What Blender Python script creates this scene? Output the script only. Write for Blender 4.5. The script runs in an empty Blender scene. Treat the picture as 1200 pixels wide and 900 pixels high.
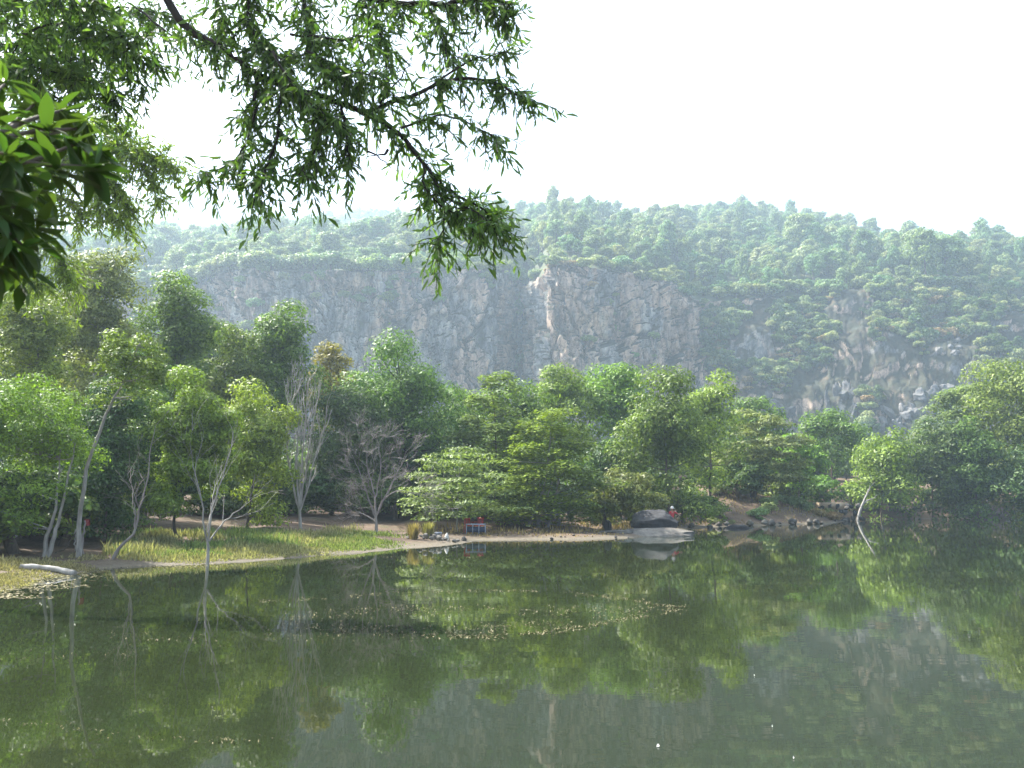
import bpy, bmesh, math, random
import numpy as np
from mathutils import Vector, Matrix

sc = bpy.context.scene
COL = sc.collection
R = math.radians

# ------------------------------------------------------------------ camera
FPX = 28 / 36 * 1200                 # focal length in photo pixels (1200 wide)
HORIZON = 590.0
TILT = math.atan((HORIZON - 450) / FPX)
CAM_H = 2.0
cam_d = bpy.data.cameras.new('camera'); cam_d.lens = 28; cam_d.sensor_width = 36
cam_d.dof.use_dof = True; cam_d.dof.focus_distance = 60; cam_d.dof.aperture_fstop = 4.0
cam_d.clip_start = 0.05; cam_d.clip_end = 6000
cam = bpy.data.objects.new('camera', cam_d); COL.objects.link(cam)
cam.location = (0, 0, CAM_H); cam.rotation_euler = (math.pi / 2 + TILT, 0, 0)
sc.camera = cam

# ------------------------------------------------------------------ world, sun, exposure
SUN_AZ, SUN_EL = R(-62), R(51)       # azimuth from +Y, negative = left
wd = bpy.data.worlds.new('World'); sc.world = wd; wd.use_nodes = True
nt = wd.node_tree
sky = nt.nodes.new('ShaderNodeTexSky'); sky.sky_type = 'NISHITA'; sky.sun_disc = False
sky.sun_elevation = SUN_EL; sky.sun_rotation = SUN_AZ
sky.air_density = 1.0; sky.dust_density = 4.0; sky.ozone_density = 1.0
hs = nt.nodes.new('ShaderNodeHueSaturation'); hs.inputs['Saturation'].default_value = 0.8
nt.links.new(sky.outputs[0], hs.inputs['Color'])
nt.links.new(hs.outputs[0], nt.nodes['Background'].inputs[0])
nt.nodes['Background'].inputs[1].default_value = 0.10
sd = bpy.data.lights.new('sun', 'SUN'); sd.energy = 5.0; sd.angle = R(0.6); sd.color = (1.0, 0.97, 0.91)
sun = bpy.data.objects.new('sun', sd); COL.objects.link(sun)
tosun = Vector((math.sin(SUN_AZ) * math.cos(SUN_EL), math.cos(SUN_AZ) * math.cos(SUN_EL), math.sin(SUN_EL)))
sun.rotation_euler = tosun.to_track_quat('Z', 'Y').to_euler(); sun.location = tosun * 60
vs = sc.view_settings
vs.view_transform = 'Standard'; vs.look = 'None'; vs.gamma = 1; vs.use_curve_mapping = False
vs.exposure = 2.0
sc.cycles.use_denoising = True
sc.cycles.max_bounces = 6; sc.cycles.diffuse_bounces = 3; sc.cycles.glossy_bounces = 2
sc.cycles.transmission_bounces = 3; sc.cycles.volume_bounces = 1; sc.cycles.transparent_max_bounces = 4
sc.cycles.caustics_reflective = False; sc.cycles.caustics_refractive = False
sc.cycles.sample_clamp_indirect = 6

HAZE_DENSITY = 0.00051

# ------------------------------------------------------------------ pixel -> world
CT, ST = math.cos(TILT), math.sin(TILT)
def pix(px, py, Y):
    """point seen at photo pixel (px,py) at depth Y"""
    u = (np.asarray(px, float) - 600) / FPX; v = (450 - np.asarray(py, float)) / FPX
    yw = CT - v * ST; zw = ST + v * CT
    s = np.asarray(Y, float) / yw
    return np.stack(np.broadcast_arrays(u * s, np.asarray(Y, float) + 0 * s, CAM_H + zw * s), -1)
def gpix(px, py, z=0.0):
    """point on the level z seen at pixel"""
    v = (450 - py) / FPX
    yw = CT - v * ST; zw = ST + v * CT
    s = (z - CAM_H) / zw
    return np.array([(px - 600) / FPX * s, yw * s, z])
def pxm(Y): return FPX / Y           # pixels per metre

# ------------------------------------------------------------------ noise
def _h(ix, iy, iz, seed):
    n = (ix.astype(np.int64) * 374761393 + iy.astype(np.int64) * 668265263 + iz.astype(np.int64) * 2147483647 + seed * 974711) & 0xffffffff
    n = ((n ^ (n >> 13)) * 1274126177) & 0xffffffff
    n = ((n ^ (n >> 16)) * 2246822519) & 0xffffffff
    return ((n ^ (n >> 15)) & 0xffffff) / float(0xffffff)
def vnoise(P, seed=0):
    P = np.asarray(P, float); i = np.floor(P).astype(np.int64); f = P - i; f = f * f * (3 - 2 * f)
    r = 0
    for dx in (0, 1):
        for dy in (0, 1):
            for dz in (0, 1):
                w = (f[..., 0] if dx else 1 - f[..., 0]) * (f[..., 1] if dy else 1 - f[..., 1]) * (f[..., 2] if dz else 1 - f[..., 2])
                r = r + w * _h(i[..., 0] + dx, i[..., 1] + dy, i[..., 2] + dz, seed)
    return r * 2 - 1
def fbm(P, oct=4, seed=0):
    r = 0; a = 1.0; P = np.asarray(P, float)
    for k in range(oct):
        r = r + a * vnoise(P * (2 ** k), seed + k); a *= 0.5
    return r
def xyz(*a): return np.stack(np.broadcast_arrays(*[np.asarray(q, float) for q in a]), -1)
def cells(x, y, seed):
    """jittered-grid Voronoi: id hash, offset from the centre, edge distance"""
    ix, iy = np.floor(x).astype(np.int64), np.floor(y).astype(np.int64)
    best = np.full(x.shape, 1e9); sec = np.full(x.shape, 1e9)
    cid = np.zeros(x.shape); ox = np.zeros(x.shape); oy = np.zeros(x.shape)
    z = np.zeros_like(ix)
    for dx in (-1, 0, 1):
        for dy in (-1, 0, 1):
            jx, jy = ix + dx, iy + dy
            cx = jx + 0.1 + 0.8 * _h(jx, jy, z, seed); cy = jy + 0.1 + 0.8 * _h(jx, jy, z, seed + 1)
            d = np.maximum(np.abs(x - cx), np.abs(y - cy)) * 0.6 + 0.4 * np.hypot(x - cx, y - cy)
            m = d < best
            sec = np.where(m, best, np.minimum(sec, d))
            cid = np.where(m, _h(jx, jy, z, seed + 2), cid); ox = np.where(m, x - cx, ox); oy = np.where(m, y - cy, oy)
            best = np.where(m, d, best)
    return cid, ox, oy, sec - best
def interp(x, tab):
    a = np.array(tab, float); return np.interp(x, a[:, 0], a[:, 1])
def sstep(a, b, x):
    t = np.clip((x - a) / (b - a), 0, 1); return t * t * (3 - 2 * t)

# ------------------------------------------------------------------ mesh helpers
def mesh(name, V, *Fs, smooth=False):
    V = np.asarray(V, np.float32)
    me = bpy.data.meshes.new(name)
    me.vertices.add(len(V)); me.vertices.foreach_set('co', V.ravel())
    Fs = [np.asarray(F, np.int32) for F in Fs if len(F)]
    tot = np.concatenate([np.full(len(F), F.shape[1], np.int32) for F in Fs])
    idx = np.concatenate([F.ravel() for F in Fs])
    me.loops.add(len(idx)); me.loops.foreach_set('vertex_index', idx)
    me.polygons.add(len(tot))
    st = np.concatenate([[0], np.cumsum(tot)[:-1]]).astype(np.int32)
    me.polygons.foreach_set('loop_start', st); me.polygons.foreach_set('loop_total', tot)
    if smooth: me.polygons.foreach_set('use_smooth', np.ones(len(tot), bool))
    me.update(calc_edges=True); me.validate()
    return me
def obj(name, me, mat=None, parent=None, loc=None):
    o = bpy.data.objects.new(name, me); COL.objects.link(o)
    if mat is not None and me is not None and not me.materials: me.materials.append(mat)
    if loc is not None: o.location = loc
    if parent is not None: o.parent = parent
    return o
def tag(o, label=None, cat=None, group=None, kind=None):
    if label: o['label'] = label
    if cat: o['category'] = cat
    if group: o['group'] = group
    if kind: o['kind'] = kind
    return o
def empty(name, loc, label, cat, group=None):
    o = bpy.data.objects.new(name, None); COL.objects.link(o); o.location = loc; o.empty_display_size = 0.2
    return tag(o, label, cat, group)
class Geo:
    def __init__(s): s.v = []; s.f = []; s.n = 0
    def add(s, V, F):
        V = np.asarray(V, float); s.v.append(V); s.f.append(np.asarray(F, np.int64) + s.n); s.n += len(V)
    def tube(s, P, Rr, sides=6, cap=True):
        P = np.asarray(P, float); k = len(P); Rr = np.broadcast_to(np.asarray(Rr, float), (k,))
        T = np.gradient(P, axis=0); T /= np.linalg.norm(T, axis=1)[:, None] + 1e-9
        ref = np.array([1.0, 0, 0]) if abs(T[0, 0]) < 0.8 else np.array([0, 1.0, 0])
        A = np.cross(T, ref); A /= np.linalg.norm(A, axis=1)[:, None] + 1e-9; B = np.cross(T, A)
        an = np.arange(sides) * 2 * math.pi / sides
        V = P[:, None] + Rr[:, None, None] * (np.cos(an)[None, :, None] * A[:, None] + np.sin(an)[None, :, None] * B[:, None])
        i = np.arange(k - 1)[:, None] * sides + np.arange(sides)[None]
        j = np.arange(k - 1)[:, None] * sides + (np.arange(sides)[None] + 1) % sides
        s.add(V.reshape(-1, 3), np.stack([i, j, j + sides, i + sides], -1).reshape(-1, 4))
        if cap:
            c = s.n - k * sides
            for e in (0, k - 1):
                q = c + e * sides
                ring = np.arange(sides) + q
                fan = [[ring[0], ring[a], ring[a + 1], ring[a + 1]] for a in range(1, sides - 1)]
                s.caps = getattr(s, 'caps', []); s.caps += [f[:3] for f in fan]
    def box(s, c, h, rot=None):
        c = np.asarray(c, float); h = np.asarray(h, float)
        V = np.array([[x, y, z] for x in (-1, 1) for y in (-1, 1) for z in (-1, 1)], float) * h
        if rot is not None: V = V @ np.array(rot).T
        s.add(V + c, [[0, 1, 3, 2], [4, 6, 7, 5], [0, 4, 5, 1], [2, 3, 7, 6], [0, 2, 6, 4], [1, 5, 7, 3]])
    def mesh(s, name, off=(0, 0, 0), smooth=False):
        V = np.concatenate(s.v) - np.asarray(off, float); F = np.concatenate(s.f)
        return mesh(name, V, F, np.array(getattr(s, 'caps', []), int).reshape(-1, 3), smooth=smooth)
def grid_faces(nr, nc):
    i = (np.arange(nr - 1)[:, None] * nc + np.arange(nc - 1)[None]).ravel()
    return np.stack([i, i + 1, i + nc + 1, i + nc], -1)
def spline(P, n):
    P = np.asarray(P, float)
    if len(P) < 3: return P[0] + (P[-1] - P[0]) * np.linspace(0, 1, n)[:, None]
    Q = np.vstack([2 * P[0] - P[1], P, 2 * P[-1] - P[-2]])
    t = np.linspace(0, len(P) - 1 - 1e-6, n); k = t.astype(int); f = (t - k)[:, None]
    a, b, c, d = Q[k], Q[k + 1], Q[k + 2], Q[k + 3]
    return 0.5 * ((2 * b) + (-a + c) * f + (2 * a - 5 * b + 4 * c - d) * f ** 2 + (-a + 3 * b - 3 * c + d) * f ** 3)

# ------------------------------------------------------------------ materials
def new_mat(name):
    m = bpy.data.materials.new(name); m.use_nodes = True
    t = m.node_tree; b = t.nodes['Principled BSDF']; b.inputs['Roughness'].default_value = 0.85
    b.inputs['Specular IOR Level'].default_value = 0.25
    return m, t, b
def noise_node(t, scale, detail=4, rough=0.6, vec=None, sc3=None):
    n = t.nodes.new('ShaderNodeTexNoise'); n.inputs['Scale'].default_value = scale
    n.inputs['Detail'].default_value = detail; n.inputs['Roughness'].default_value = rough
    src = vec
    if src is None:
        src = t.nodes.new('ShaderNodeNewGeometry').outputs['Position']
    if sc3:
        mp = t.nodes.new('ShaderNodeMapping'); mp.inputs['Scale'].default_value = sc3
        t.links.new(src, mp.inputs['Vector']); src = mp.outputs[0]
    t.links.new(src, n.inputs['Vector'])
    return n.outputs['Fac']
def ramp(t, fac, stops):
    r = t.nodes.new('ShaderNodeValToRGB'); e = r.color_ramp.elements
    while len(e) < len(stops): e.new(0.5)
    for q, (p, c) in zip(e, stops):
        q.position = p; q.color = (*c, 1) if len(c) == 3 else c
    t.links.new(fac, r.inputs[0]); return r.outputs[0]
def mixc(t, fac, a, b, mode='MIX'):
    m = t.nodes.new('ShaderNodeMix'); m.data_type = 'RGBA'; m.blend_type = mode
    for s, i in ((fac, 0), (a, 6), (b, 7)):
        if hasattr(s, 'links'): t.links.new(s, m.inputs[i])
        else: m.inputs[i].default_value = s if i == 0 else (*s, 1)
    return m.outputs[2]
def math_node(t, op, a, b=None):
    m = t.nodes.new('ShaderNodeMath'); m.operation = op
    for i, s in enumerate((a, b)):
        if s is None: continue
        if hasattr(s, 'links'): t.links.new(s, m.inputs[i])
        else: m.inputs[i].default_value = s
    return m.outputs[0]
def bump(t, b, h, strength, dist):
    n = t.nodes.new('ShaderNodeBump'); n.inputs['Strength'].default_value = strength; n.inputs['Distance'].default_value = dist
    t.links.new(h, n.inputs['Height']); t.links.new(n.outputs[0], b.inputs['Normal'])
GREY = (0.5, 0.5, 0.5); WHT = (1, 1, 1); BLK = (0, 0, 0)

def leaf_mat(name, dark, light, trans=0.31, var=0.08, rough=0.5, spec=0.25):
    dark, light = tuple(c * 1.15 for c in dark), tuple(c * 1.42 for c in light)
    m, t, b = new_mat(name)
    g = t.nodes.new('ShaderNodeNewGeometry')
    col = ramp(t, g.outputs['Random Per Island'], [(0.0, dark), (0.75, light), (1.0, tuple(min(1, c * 1.35) for c in light))])
    oi = t.nodes.new('ShaderNodeObjectInfo')
    nz = noise_node(t, 0.55, 2)
    h = t.nodes.new('ShaderNodeHueSaturation')
    t.links.new(col, h.inputs['Color'])
    t.links.new(math_node(t, 'ADD', math_node(t, 'MULTIPLY', oi.outputs['Random'], var * 0.5), 0.5 - var * 0.25), h.inputs['Hue'])
    v = math_node(t, 'ADD', math_node(t, 'MULTIPLY', nz, 0.7), 0.65)
    wn_ = t.nodes.new('ShaderNodeTexWhiteNoise'); wn_.noise_dimensions = '1D'; t.links.new(oi.outputs['Random'], wn_.inputs['W'])
    v = math_node(t, 'MULTIPLY', v, math_node(t, 'ADD', math_node(t, 'MULTIPLY', wn_.outputs['Value'], 2.6 * var), 1 - 1.3 * var))
    t.links.new(v, h.inputs['Value']); h.inputs['Saturation'].default_value = 1.07
    t.links.new(h.outputs[0], b.inputs['Base Color'])
    b.inputs['Roughness'].default_value = rough; b.inputs['Specular IOR Level'].default_value = spec
    tr = t.nodes.new('ShaderNodeBsdfTranslucent')
    h2 = mixc(t, 1.0, h.outputs[0], (1.5, 1.6, 0.7), 'MULTIPLY')
    t.links.new(h2, tr.inputs['Color'])
    mx = t.nodes.new('ShaderNodeMixShader'); mx.inputs[0].default_value = trans
    t.links.new(b.outputs[0], mx.inputs[1]); t.links.new(tr.outputs[0], mx.inputs[2])
    t.links.new(mx.outputs[0], t.nodes['Material Output'].inputs['Surface'])
    return m
LEAF = {
    'lime':   leaf_mat('leaf_lime',   (0.072, 0.112, 0.018), (0.150, 0.212, 0.038)),
    'bright': leaf_mat('leaf_bright', (0.060, 0.100, 0.016), (0.130, 0.185, 0.034)),
    'mid':    leaf_mat('leaf_mid',    (0.045, 0.075, 0.016), (0.100, 0.145, 0.032)),
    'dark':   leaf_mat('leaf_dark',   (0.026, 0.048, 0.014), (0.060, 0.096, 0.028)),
    'olive':  leaf_mat('leaf_olive',  (0.060, 0.080, 0.024), (0.120, 0.145, 0.050)),
    'rust':   leaf_mat('leaf_rust',   (0.085, 0.070, 0.022), (0.165, 0.135, 0.045)),
    'pale':   leaf_mat('leaf_pale',   (0.070, 0.100, 0.034), (0.145, 0.185, 0.060)),
    'hill':   leaf_mat('leaf_hill',   (0.055, 0.092, 0.036), (0.125, 0.175, 0.068), var=0.16),
    'hillp':  leaf_mat('leaf_hill_pale', (0.090, 0.120, 0.050), (0.180, 0.205, 0.090), var=0.12),
    'dry':    leaf_mat('leaf_dry',    (0.130, 0.095, 0.045), (0.220, 0.165, 0.085), var=0.06),
    'near':   leaf_mat('leaf_near',   (0.030, 0.070, 0.020), (0.065, 0.120, 0.032), trans=0.42, rough=0.5, spec=0.3),
    'broad':  leaf_mat('leaf_broad',  (0.020, 0.044, 0.010), (0.050, 0.085, 0.020), trans=0.42, rough=0.5, spec=0.25),
}
def bark_mat(name, a, b_, sc_=6):
    m, t, b = new_mat(name)
    n = noise_node(t, sc_, 5, 0.65, sc3=(1, 1, 0.25))
    c = ramp(t, n, [(0.3, a), (0.7, b_)])
    t.links.new(c, b.inputs['Base Color']); bump(t, b, n, 0.6, 0.03)
    return m
BARK = {'brown': bark_mat('bark_brown', (0.05, 0.04, 0.03), (0.15, 0.12, 0.095)),
        'pale': bark_mat('bark_pale', (0.15, 0.14, 0.122), (0.36, 0.342, 0.305)),
        'dead': bark_mat('bark_dead', (0.17, 0.155, 0.135), (0.40, 0.375, 0.34)),
        'pink': bark_mat('bark_pinkish', (0.15, 0.13, 0.12), (0.28, 0.25, 0.23)),
        'dark': bark_mat('bark_dark', (0.012, 0.010, 0.009), (0.045, 0.037, 0.03))}
def rock_mat(name, cols, moss=0.3, scale=1.0, wet=False):
    m, t, b = new_mat(name)
    n1 = noise_node(t, 0.12 * scale, 5, 0.6); n2 = noise_node(t, 0.55 * scale, 6, 0.7, sc3=(1, 1, 0.35)); n3 = noise_node(t, 2.5 * scale, 6, 0.7)
    base = ramp(t, n1, [(0.32, cols[0]), (0.5, cols[1]), (0.68, cols[2])])
    st = ramp(t, n2, [(0.30, (0.42, 0.43, 0.45)), (0.52, (0.95, 0.95, 0.95)), (0.72, (1.3, 1.25, 1.2))])
    c = mixc(t, 1.0, base, st, 'MULTIPLY')
    c = mixc(t, 1.0, c, ramp(t, n3, [(0.25, (0.6, 0.6, 0.6)), (0.75, (1.2, 1.2, 1.2))]), 'MULTIPLY')
    n4 = noise_node(t, 0.23 * scale, 5, 0.65)
    f = ramp(t, n4, [(0.56, BLK), (0.66, WHT)])
    c = mixc(t, math_node(t, 'MULTIPLY', f, moss), c, (0.085, 0.10, 0.045))
    t.links.new(c, b.inputs['Base Color'])
    bump(t, b, n3, 0.8, 0.15 / scale)
    return m

# ------------------------------------------------------------------ terrain
shore_px = [(0, 692), (30, 684), (62, 675), (110, 669), (150, 664), (240, 661), (330, 655), (420, 648), (500, 641), (545, 637), (556, 633),
            (620, 632.5), (700, 632), (760, 629), (803, 626), (806, 620), (850, 617), (920, 615), (980, 613), (1000, 609), (1080, 608), (1200, 607.5)]
SH = [gpix(*p)[:2] for p in shore_px]
lake = np.array([(-6.0, 6.4), (-8.6, 10), (-10.8, 14)] + [tuple(p) for p in SH] +
                [(95, 104), (118, 80), (112, 45), (80, 22), (45, 9), (22, 4.8), (8, 4.2), (0, 4.0), (-3.0, 4.5)])
def lake_sd(x, y):
    x = np.asarray(x, float); y = np.asarray(y, float)
    d = np.full(x.shape, 1e9); ins = np.zeros(x.shape, bool)
    for a, b in zip(lake, np.roll(lake, -1, 0)):
        e = b - a; t = np.clip(((x - a[0]) * e[0] + (y - a[1]) * e[1]) / (e @ e), 0, 1)
        d = np.minimum(d, np.hypot(x - a[0] - t * e[0], y - a[1] - t * e[1]))
        c = ((a[1] > y) != (b[1] > y)) & (x < (b[0] - a[0]) * (y - a[1]) / (b[1] - a[1] + 1e-12) + a[0])
        ins ^= c
    return np.where(ins, -d, d)
def terrain(x, y):
    x = np.asarray(x, float); y = np.asarray(y, float)
    s = lake_sd(x, y) + 0.35 * fbm(xyz(x * 0.6, y * 0.6, 0), 3, 5)
    land = 0.28 * (1 - np.exp(-np.maximum(s, 0) / 1.6))
    right = sstep(12, 24, x) * sstep(45, 65, y)
    slope_l = 0.085 * np.clip(s - 5, 0, 70)
    slope_r = 0.33 * np.clip(s - 1.0, 0, 12) + 0.09 * np.clip(s - 13, 0, 70)
    near = 1 - sstep(8, 20, y)
    far = (1 - right) * slope_l + right * slope_r
    z = land + far * (1 - near) + 0.25 * near * sstep(0, 3, s)
    z = np.minimum(z, 14)
    z = z + fbm(xyz(x * 0.35, y * 0.35, 3), 4, 11) * 0.12 * sstep(0.5, 5, s) * (1 + 2 * right)
    return np.where(s > 0, z, np.maximum(s * 0.3, -2.2))
def tz(x, y): return float(terrain(np.array([x]), np.array([y]))[0])
def axis(segs):
    out = []
    for a, b, st in segs: out.append(np.arange(a, b, st))
    return np.concatenate(out + [[segs[-1][1]]])
gx = axis([(-1500, -200, 130), (-200, -60, 10), (-60, -26, 1.5), (-26, 12, 0.5), (12, 70, 0.9), (70, 140, 2.5), (140, 240, 10), (240, 1500, 140)])
gy = axis([(-1200, -40, 120), (-40, 0, 5), (0, 16, 1.0), (16, 60, 0.5), (60, 100, 0.8), (100, 290, 2.5), (290, 300, 10), (300, 1500, 150)])
GX, GY = np.meshgrid(gx, gy)
GZ = terrain(GX.ravel(), GY.ravel())
m, t, b = new_mat('ground')
pos = t.nodes.new('ShaderNodeNewGeometry'); sep = t.nodes.new('ShaderNodeSeparateXYZ'); t.links.new(pos.outputs['Position'], sep.inputs[0])
n1 = noise_node(t, 0.5, 5); n2 = noise_node(t, 6, 6, 0.75)
soil = ramp(t, n1, [(0.35, (0.065, 0.048, 0.034)), (0.55, (0.12, 0.088, 0.062)), (0.7, (0.085, 0.08, 0.042))])
soil = mixc(t, 1.0, soil, ramp(t, n2, [(0.3, (0.55, 0.5, 0.45)), (0.7, (1.5, 1.4, 1.3))]), 'MULTIPLY')
sand = ramp(t, n2, [(0.3, (0.085, 0.072, 0.052)), (0.7, (0.165, 0.14, 0.10))])
zz = math_node(t, 'ADD', sep.outputs['Z'], math_node(t, 'MULTIPLY', n1, 0.25))
mr = t.nodes.new('ShaderNodeMapRange'); mr.inputs[1].default_value = 0.16; mr.inputs[2].default_value = 0.34
t.links.new(zz, mr.inputs[0])
t.links.new(mixc(t, mr.outputs[0], sand, soil), b.inputs['Base Color']); bump(t, b, n2, 0.8, 0.08)
GROUND_MAT = m
o = obj('ground', mesh('ground', np.stack([GX.ravel(), GY.ravel(), GZ], -1), grid_faces(len(gy), len(gx)), smooth=True), m); tag(o, kind='structure')

# ------------------------------------------------------------------ water
m, t, b = new_mat('water')
b.inputs['IOR'].default_value = 1.333; b.inputs['Specular IOR Level'].default_value = 0.5
b.inputs['Roughness'].default_value = 0.015
wn = noise_node(t, 0.05, 3)
t.links.new(ramp(t, wn, [(0.35, (0.013, 0.018, 0.007)), (0.7, (0.019, 0.025, 0.011))]), b.inputs['Base Color'])
r1 = noise_node(t, 2.2, 3, 0.5, sc3=(0.45, 1.5, 1)); r2 = noise_node(t, 0.35, 2, 0.5, sc3=(0.6, 1.2, 1))
patch = ramp(t, noise_node(t, 0.06, 3, 0.5, sc3=(0.5, 1.6, 1)), [(0.42, (0.18,) * 3), (0.62, WHT)])
hgt = math_node(t, 'ADD', math_node(t, 'MULTIPLY', r1, patch), math_node(t, 'MULTIPLY', r2, 1.6))
bump(t, b, hgt, 0.10, 0.012)
o = obj('water', mesh('water', [(-40, 2, 0), (135, 2, 0), (135, 125, 0), (-40, 125, 0)], [[0, 1, 2, 3]]), m); tag(o, kind='structure')

# ------------------------------------------------------------------ cliff and hill control lines (photo pixels, depth)
CL_Y = [(-600, 160), (0, 158), (150, 160), (230, 165), (330, 158), (420, 161), (500, 168), (560, 171), (588, 173), (600, 191), (618, 195), (628, 177), (644, 166), (690, 164), (712, 170),
        (780, 177), (830, 186), (900, 192), (1000, 195), (1200, 200), (1800, 205)]
CL_TOP = [(-600, 355), (0, 350), (150, 345), (230, 333), (260, 318), (330, 316), (420, 318), (500, 318), (560, 316), (600, 322), (618, 334), (632, 326), (645, 312), (690, 313),
          (740, 320), (780, 330), (815, 352), (850, 352), (900, 345), (960, 348), (1020, 335), (1100, 335), (1200, 345), (1800, 350)]
BASE_Y = [(-600, 150), (150, 151), (560, 162), (588, 165), (600, 187), (618, 191), (628, 171), (644, 160), (690, 157), (780, 167), (830, 165), (880, 152), (1000, 146), (1200, 142), (1800, 140)]
RIDGE_Y = [(-600, 250), (100, 262), (330, 268), (470, 285), (560, 320), (700, 335), (900, 330), (1000, 318), (1100, 300), (1800, 310)]
RIDGE_PY = [(-600, 300), (0, 298), (70, 288), (180, 285), (330, 280), (430, 275), (500, 264), (560, 256), (620, 254), (660, 246), (700, 254), (760, 254), (820, 250), (870, 246), (920, 252),
            (960, 254), (1000, 268), (1030, 282), (1080, 284), (1130, 284), (1160, 280), (1200, 292), (1300, 310), (1800, 330)]
KD = 1.75                              # the quarry stands this much farther than first paced out
CL_Y, BASE_Y, RIDGE_Y = [[(a, b * KD) for a, b in q] for q in (CL_Y, BASE_Y, RIDGE_Y)]
FC = 0.99
cols = np.concatenate([np.arange(-600, 140, 12), np.arange(140, 590, 1.55), np.arange(590, 655, 0.45), np.arange(655, 1260, 1.55), np.arange(1260, 1801, 12)])
NR = 170
cy, by = interp(cols, CL_Y), interp(cols, BASE_Y)
TOP = pix(cols, interp(cols, CL_TOP), cy)
bx = (cols - 600) / FPX * by * FC
BOT = np.stack([bx, by, terrain(bx, by) - 2.0], -1)
tt = np.linspace(0, 1, NR)[:, None]
rightm = sstep(800, 880, cols)
# vertical face on the left, stepped slope on the right
sarc = np.concatenate([[0], np.cumsum(np.hypot(np.diff(TOP[:, 0]), np.diff(TOP[:, 1])))])
prof_r = tt + 0.035 * np.sin(tt * 22 + sarc[None] * 0.05) * np.sin(tt * math.pi) + 0.05 * fbm(xyz(sarc[None] * 0.06, tt * 5, 0), 3, 21) * np.sin(tt * math.pi)
prof_l = np.clip(tt ** 0.85 + 0.12 * fbm(xyz(sarc[None] * 0.05, tt * 3, 4), 2, 33) * np.sin(tt * math.pi), 0, 1)
pz = tt * (1 - rightm) + prof_r * rightm
py_ = prof_l * (1 - rightm) + tt * rightm
P = BOT[None] + (TOP - BOT)[None] * np.stack([py_, py_, pz], -1)
du = np.gradient(P, axis=1); dv = np.gradient(P, axis=0)
N = np.cross(du, dv); N /= np.linalg.norm(N, axis=2)[..., None] + 1e-9
N = np.where((N[..., 1] > 0)[..., None], -N, N)
S, Hh = np.broadcast_arrays(sarc[None], P[..., 2])
wx = S + 1.6 * fbm(xyz(S * 0.12, Hh * 0.12, 0), 3, 41); wy = Hh + 1.6 * fbm(xyz(S * 0.12, Hh * 0.12, 9), 3, 47)
D = np.zeros(S.shape)
for k, (sx, sy, amp, sl) in enumerate([(10.5, 33, 6.0, 4.2), (5.0, 14.0, 3.6, 3.4), (2.3, 5.0, 1.6, 1.9)]):
    # columns lean a little, so the cells are sheared
    c, ox, oy, e = cells((wx * 1.0 + wy * 0.10) / sx, (wy + wx * 0.07) / sy, 100 + 10 * k)
    c2 = (c * 7.77) % 1
    D += amp * (c - 0.5) + sl * ((c2 - 0.5) * ox * 1.6 + ((c * 3.3) % 1 - 0.35) * oy * 1.2)
    D -= amp * 0.55 * (1 - sstep(0, 0.08, e))
D += 0.25 * fbm(xyz(S * 0.8, Hh * 0.8, 2), 3, 61)
edge = sstep(0, 0.04, tt) * (1 - 0.6 * sstep(0.95, 1.0, tt))
D = D * edge * (1 - 0.80 * rightm[None])
D += rightm[None] * 1.6 * fbm(xyz(S * 0.07, Hh * 0.1, 5), 3, 77) * edge
P = P + N * D[..., None]
CLIFF_P, CLIFF_N = P, N
m, t, b = new_mat('cliff_rock')
base = ramp(t, noise_node(t, 0.07, 5, 0.6, sc3=(1, 1, 0.5)), [(0.32, (0.17, 0.175, 0.18)), (0.44, (0.29, 0.28, 0.265)), (0.52, (0.42, 0.31, 0.235)), (0.62, (0.36, 0.27, 0.21)), (0.72, (0.25, 0.235, 0.215))])
st = ramp(t, noise_node(t, 0.22, 6, 0.7, sc3=(1, 1, 0.22)), [(0.36, (0.20, 0.21, 0.23)), (0.48, (0.78, 0.78, 0.78)), (0.62, (1.55, 1.50, 1.42))])
c = mixc(t, 1.0, base, st, 'MULTIPLY')
fine = noise_node(t, 1.3, 6, 0.75)
c = mixc(t, 1.0, c, ramp(t, fine, [(0.3, (0.6, 0.6, 0.6)), (0.7, (1.3, 1.3, 1.3))]), 'MULTIPLY')
c = mixc(t, math_node(t, 'MULTIPLY', ramp(t, noise_node(t, 0.16, 6, 0.7), [(0.57, BLK), (0.64, WHT)]), 0.8), c, (0.06, 0.075, 0.035))
geo = t.nodes.new('ShaderNodeNewGeometry'); sp = t.nodes.new('ShaderNodeSeparateXYZ'); t.links.new(geo.outputs['Normal'], sp.inputs[0])
flat = ramp(t, math_node(t, 'ADD', sp.outputs['Z'], math_node(t, 'MULTIPLY', math_node(t, 'SUBTRACT', fine, 0.5), 0.5)), [(0.26, BLK), (0.44, WHT)])
grassy = ramp(t, noise_node(t, 0.25, 5, 0.7), [(0.35, (0.022, 0.028, 0.013)), (0.52, (0.038, 0.038, 0.02)), (0.68, (0.095, 0.066, 0.04))])  # tones darkened to paint in the shade of the right slope
c = mixc(t, flat, c, grassy)
vo = t.nodes.new('ShaderNodeTexVoronoi'); vo.feature = 'DISTANCE_TO_EDGE'; vo.inputs['Scale'].default_value = 0.32
mp = t.nodes.new('ShaderNodeMapping'); mp.inputs['Scale'].default_value = (1, 1, 0.4)
wv = t.nodes.new('ShaderNodeVectorMath'); wv.operation = 'ADD'; nv = t.nodes.new('ShaderNodeTexNoise'); nv.inputs['Scale'].default_value = 0.4; nv.inputs['Detail'].default_value = 5
sv_ = t.nodes.new('ShaderNodeVectorMath'); sv_.operation = 'SCALE'; sv_.inputs['Scale'].default_value = 3.5
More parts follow.
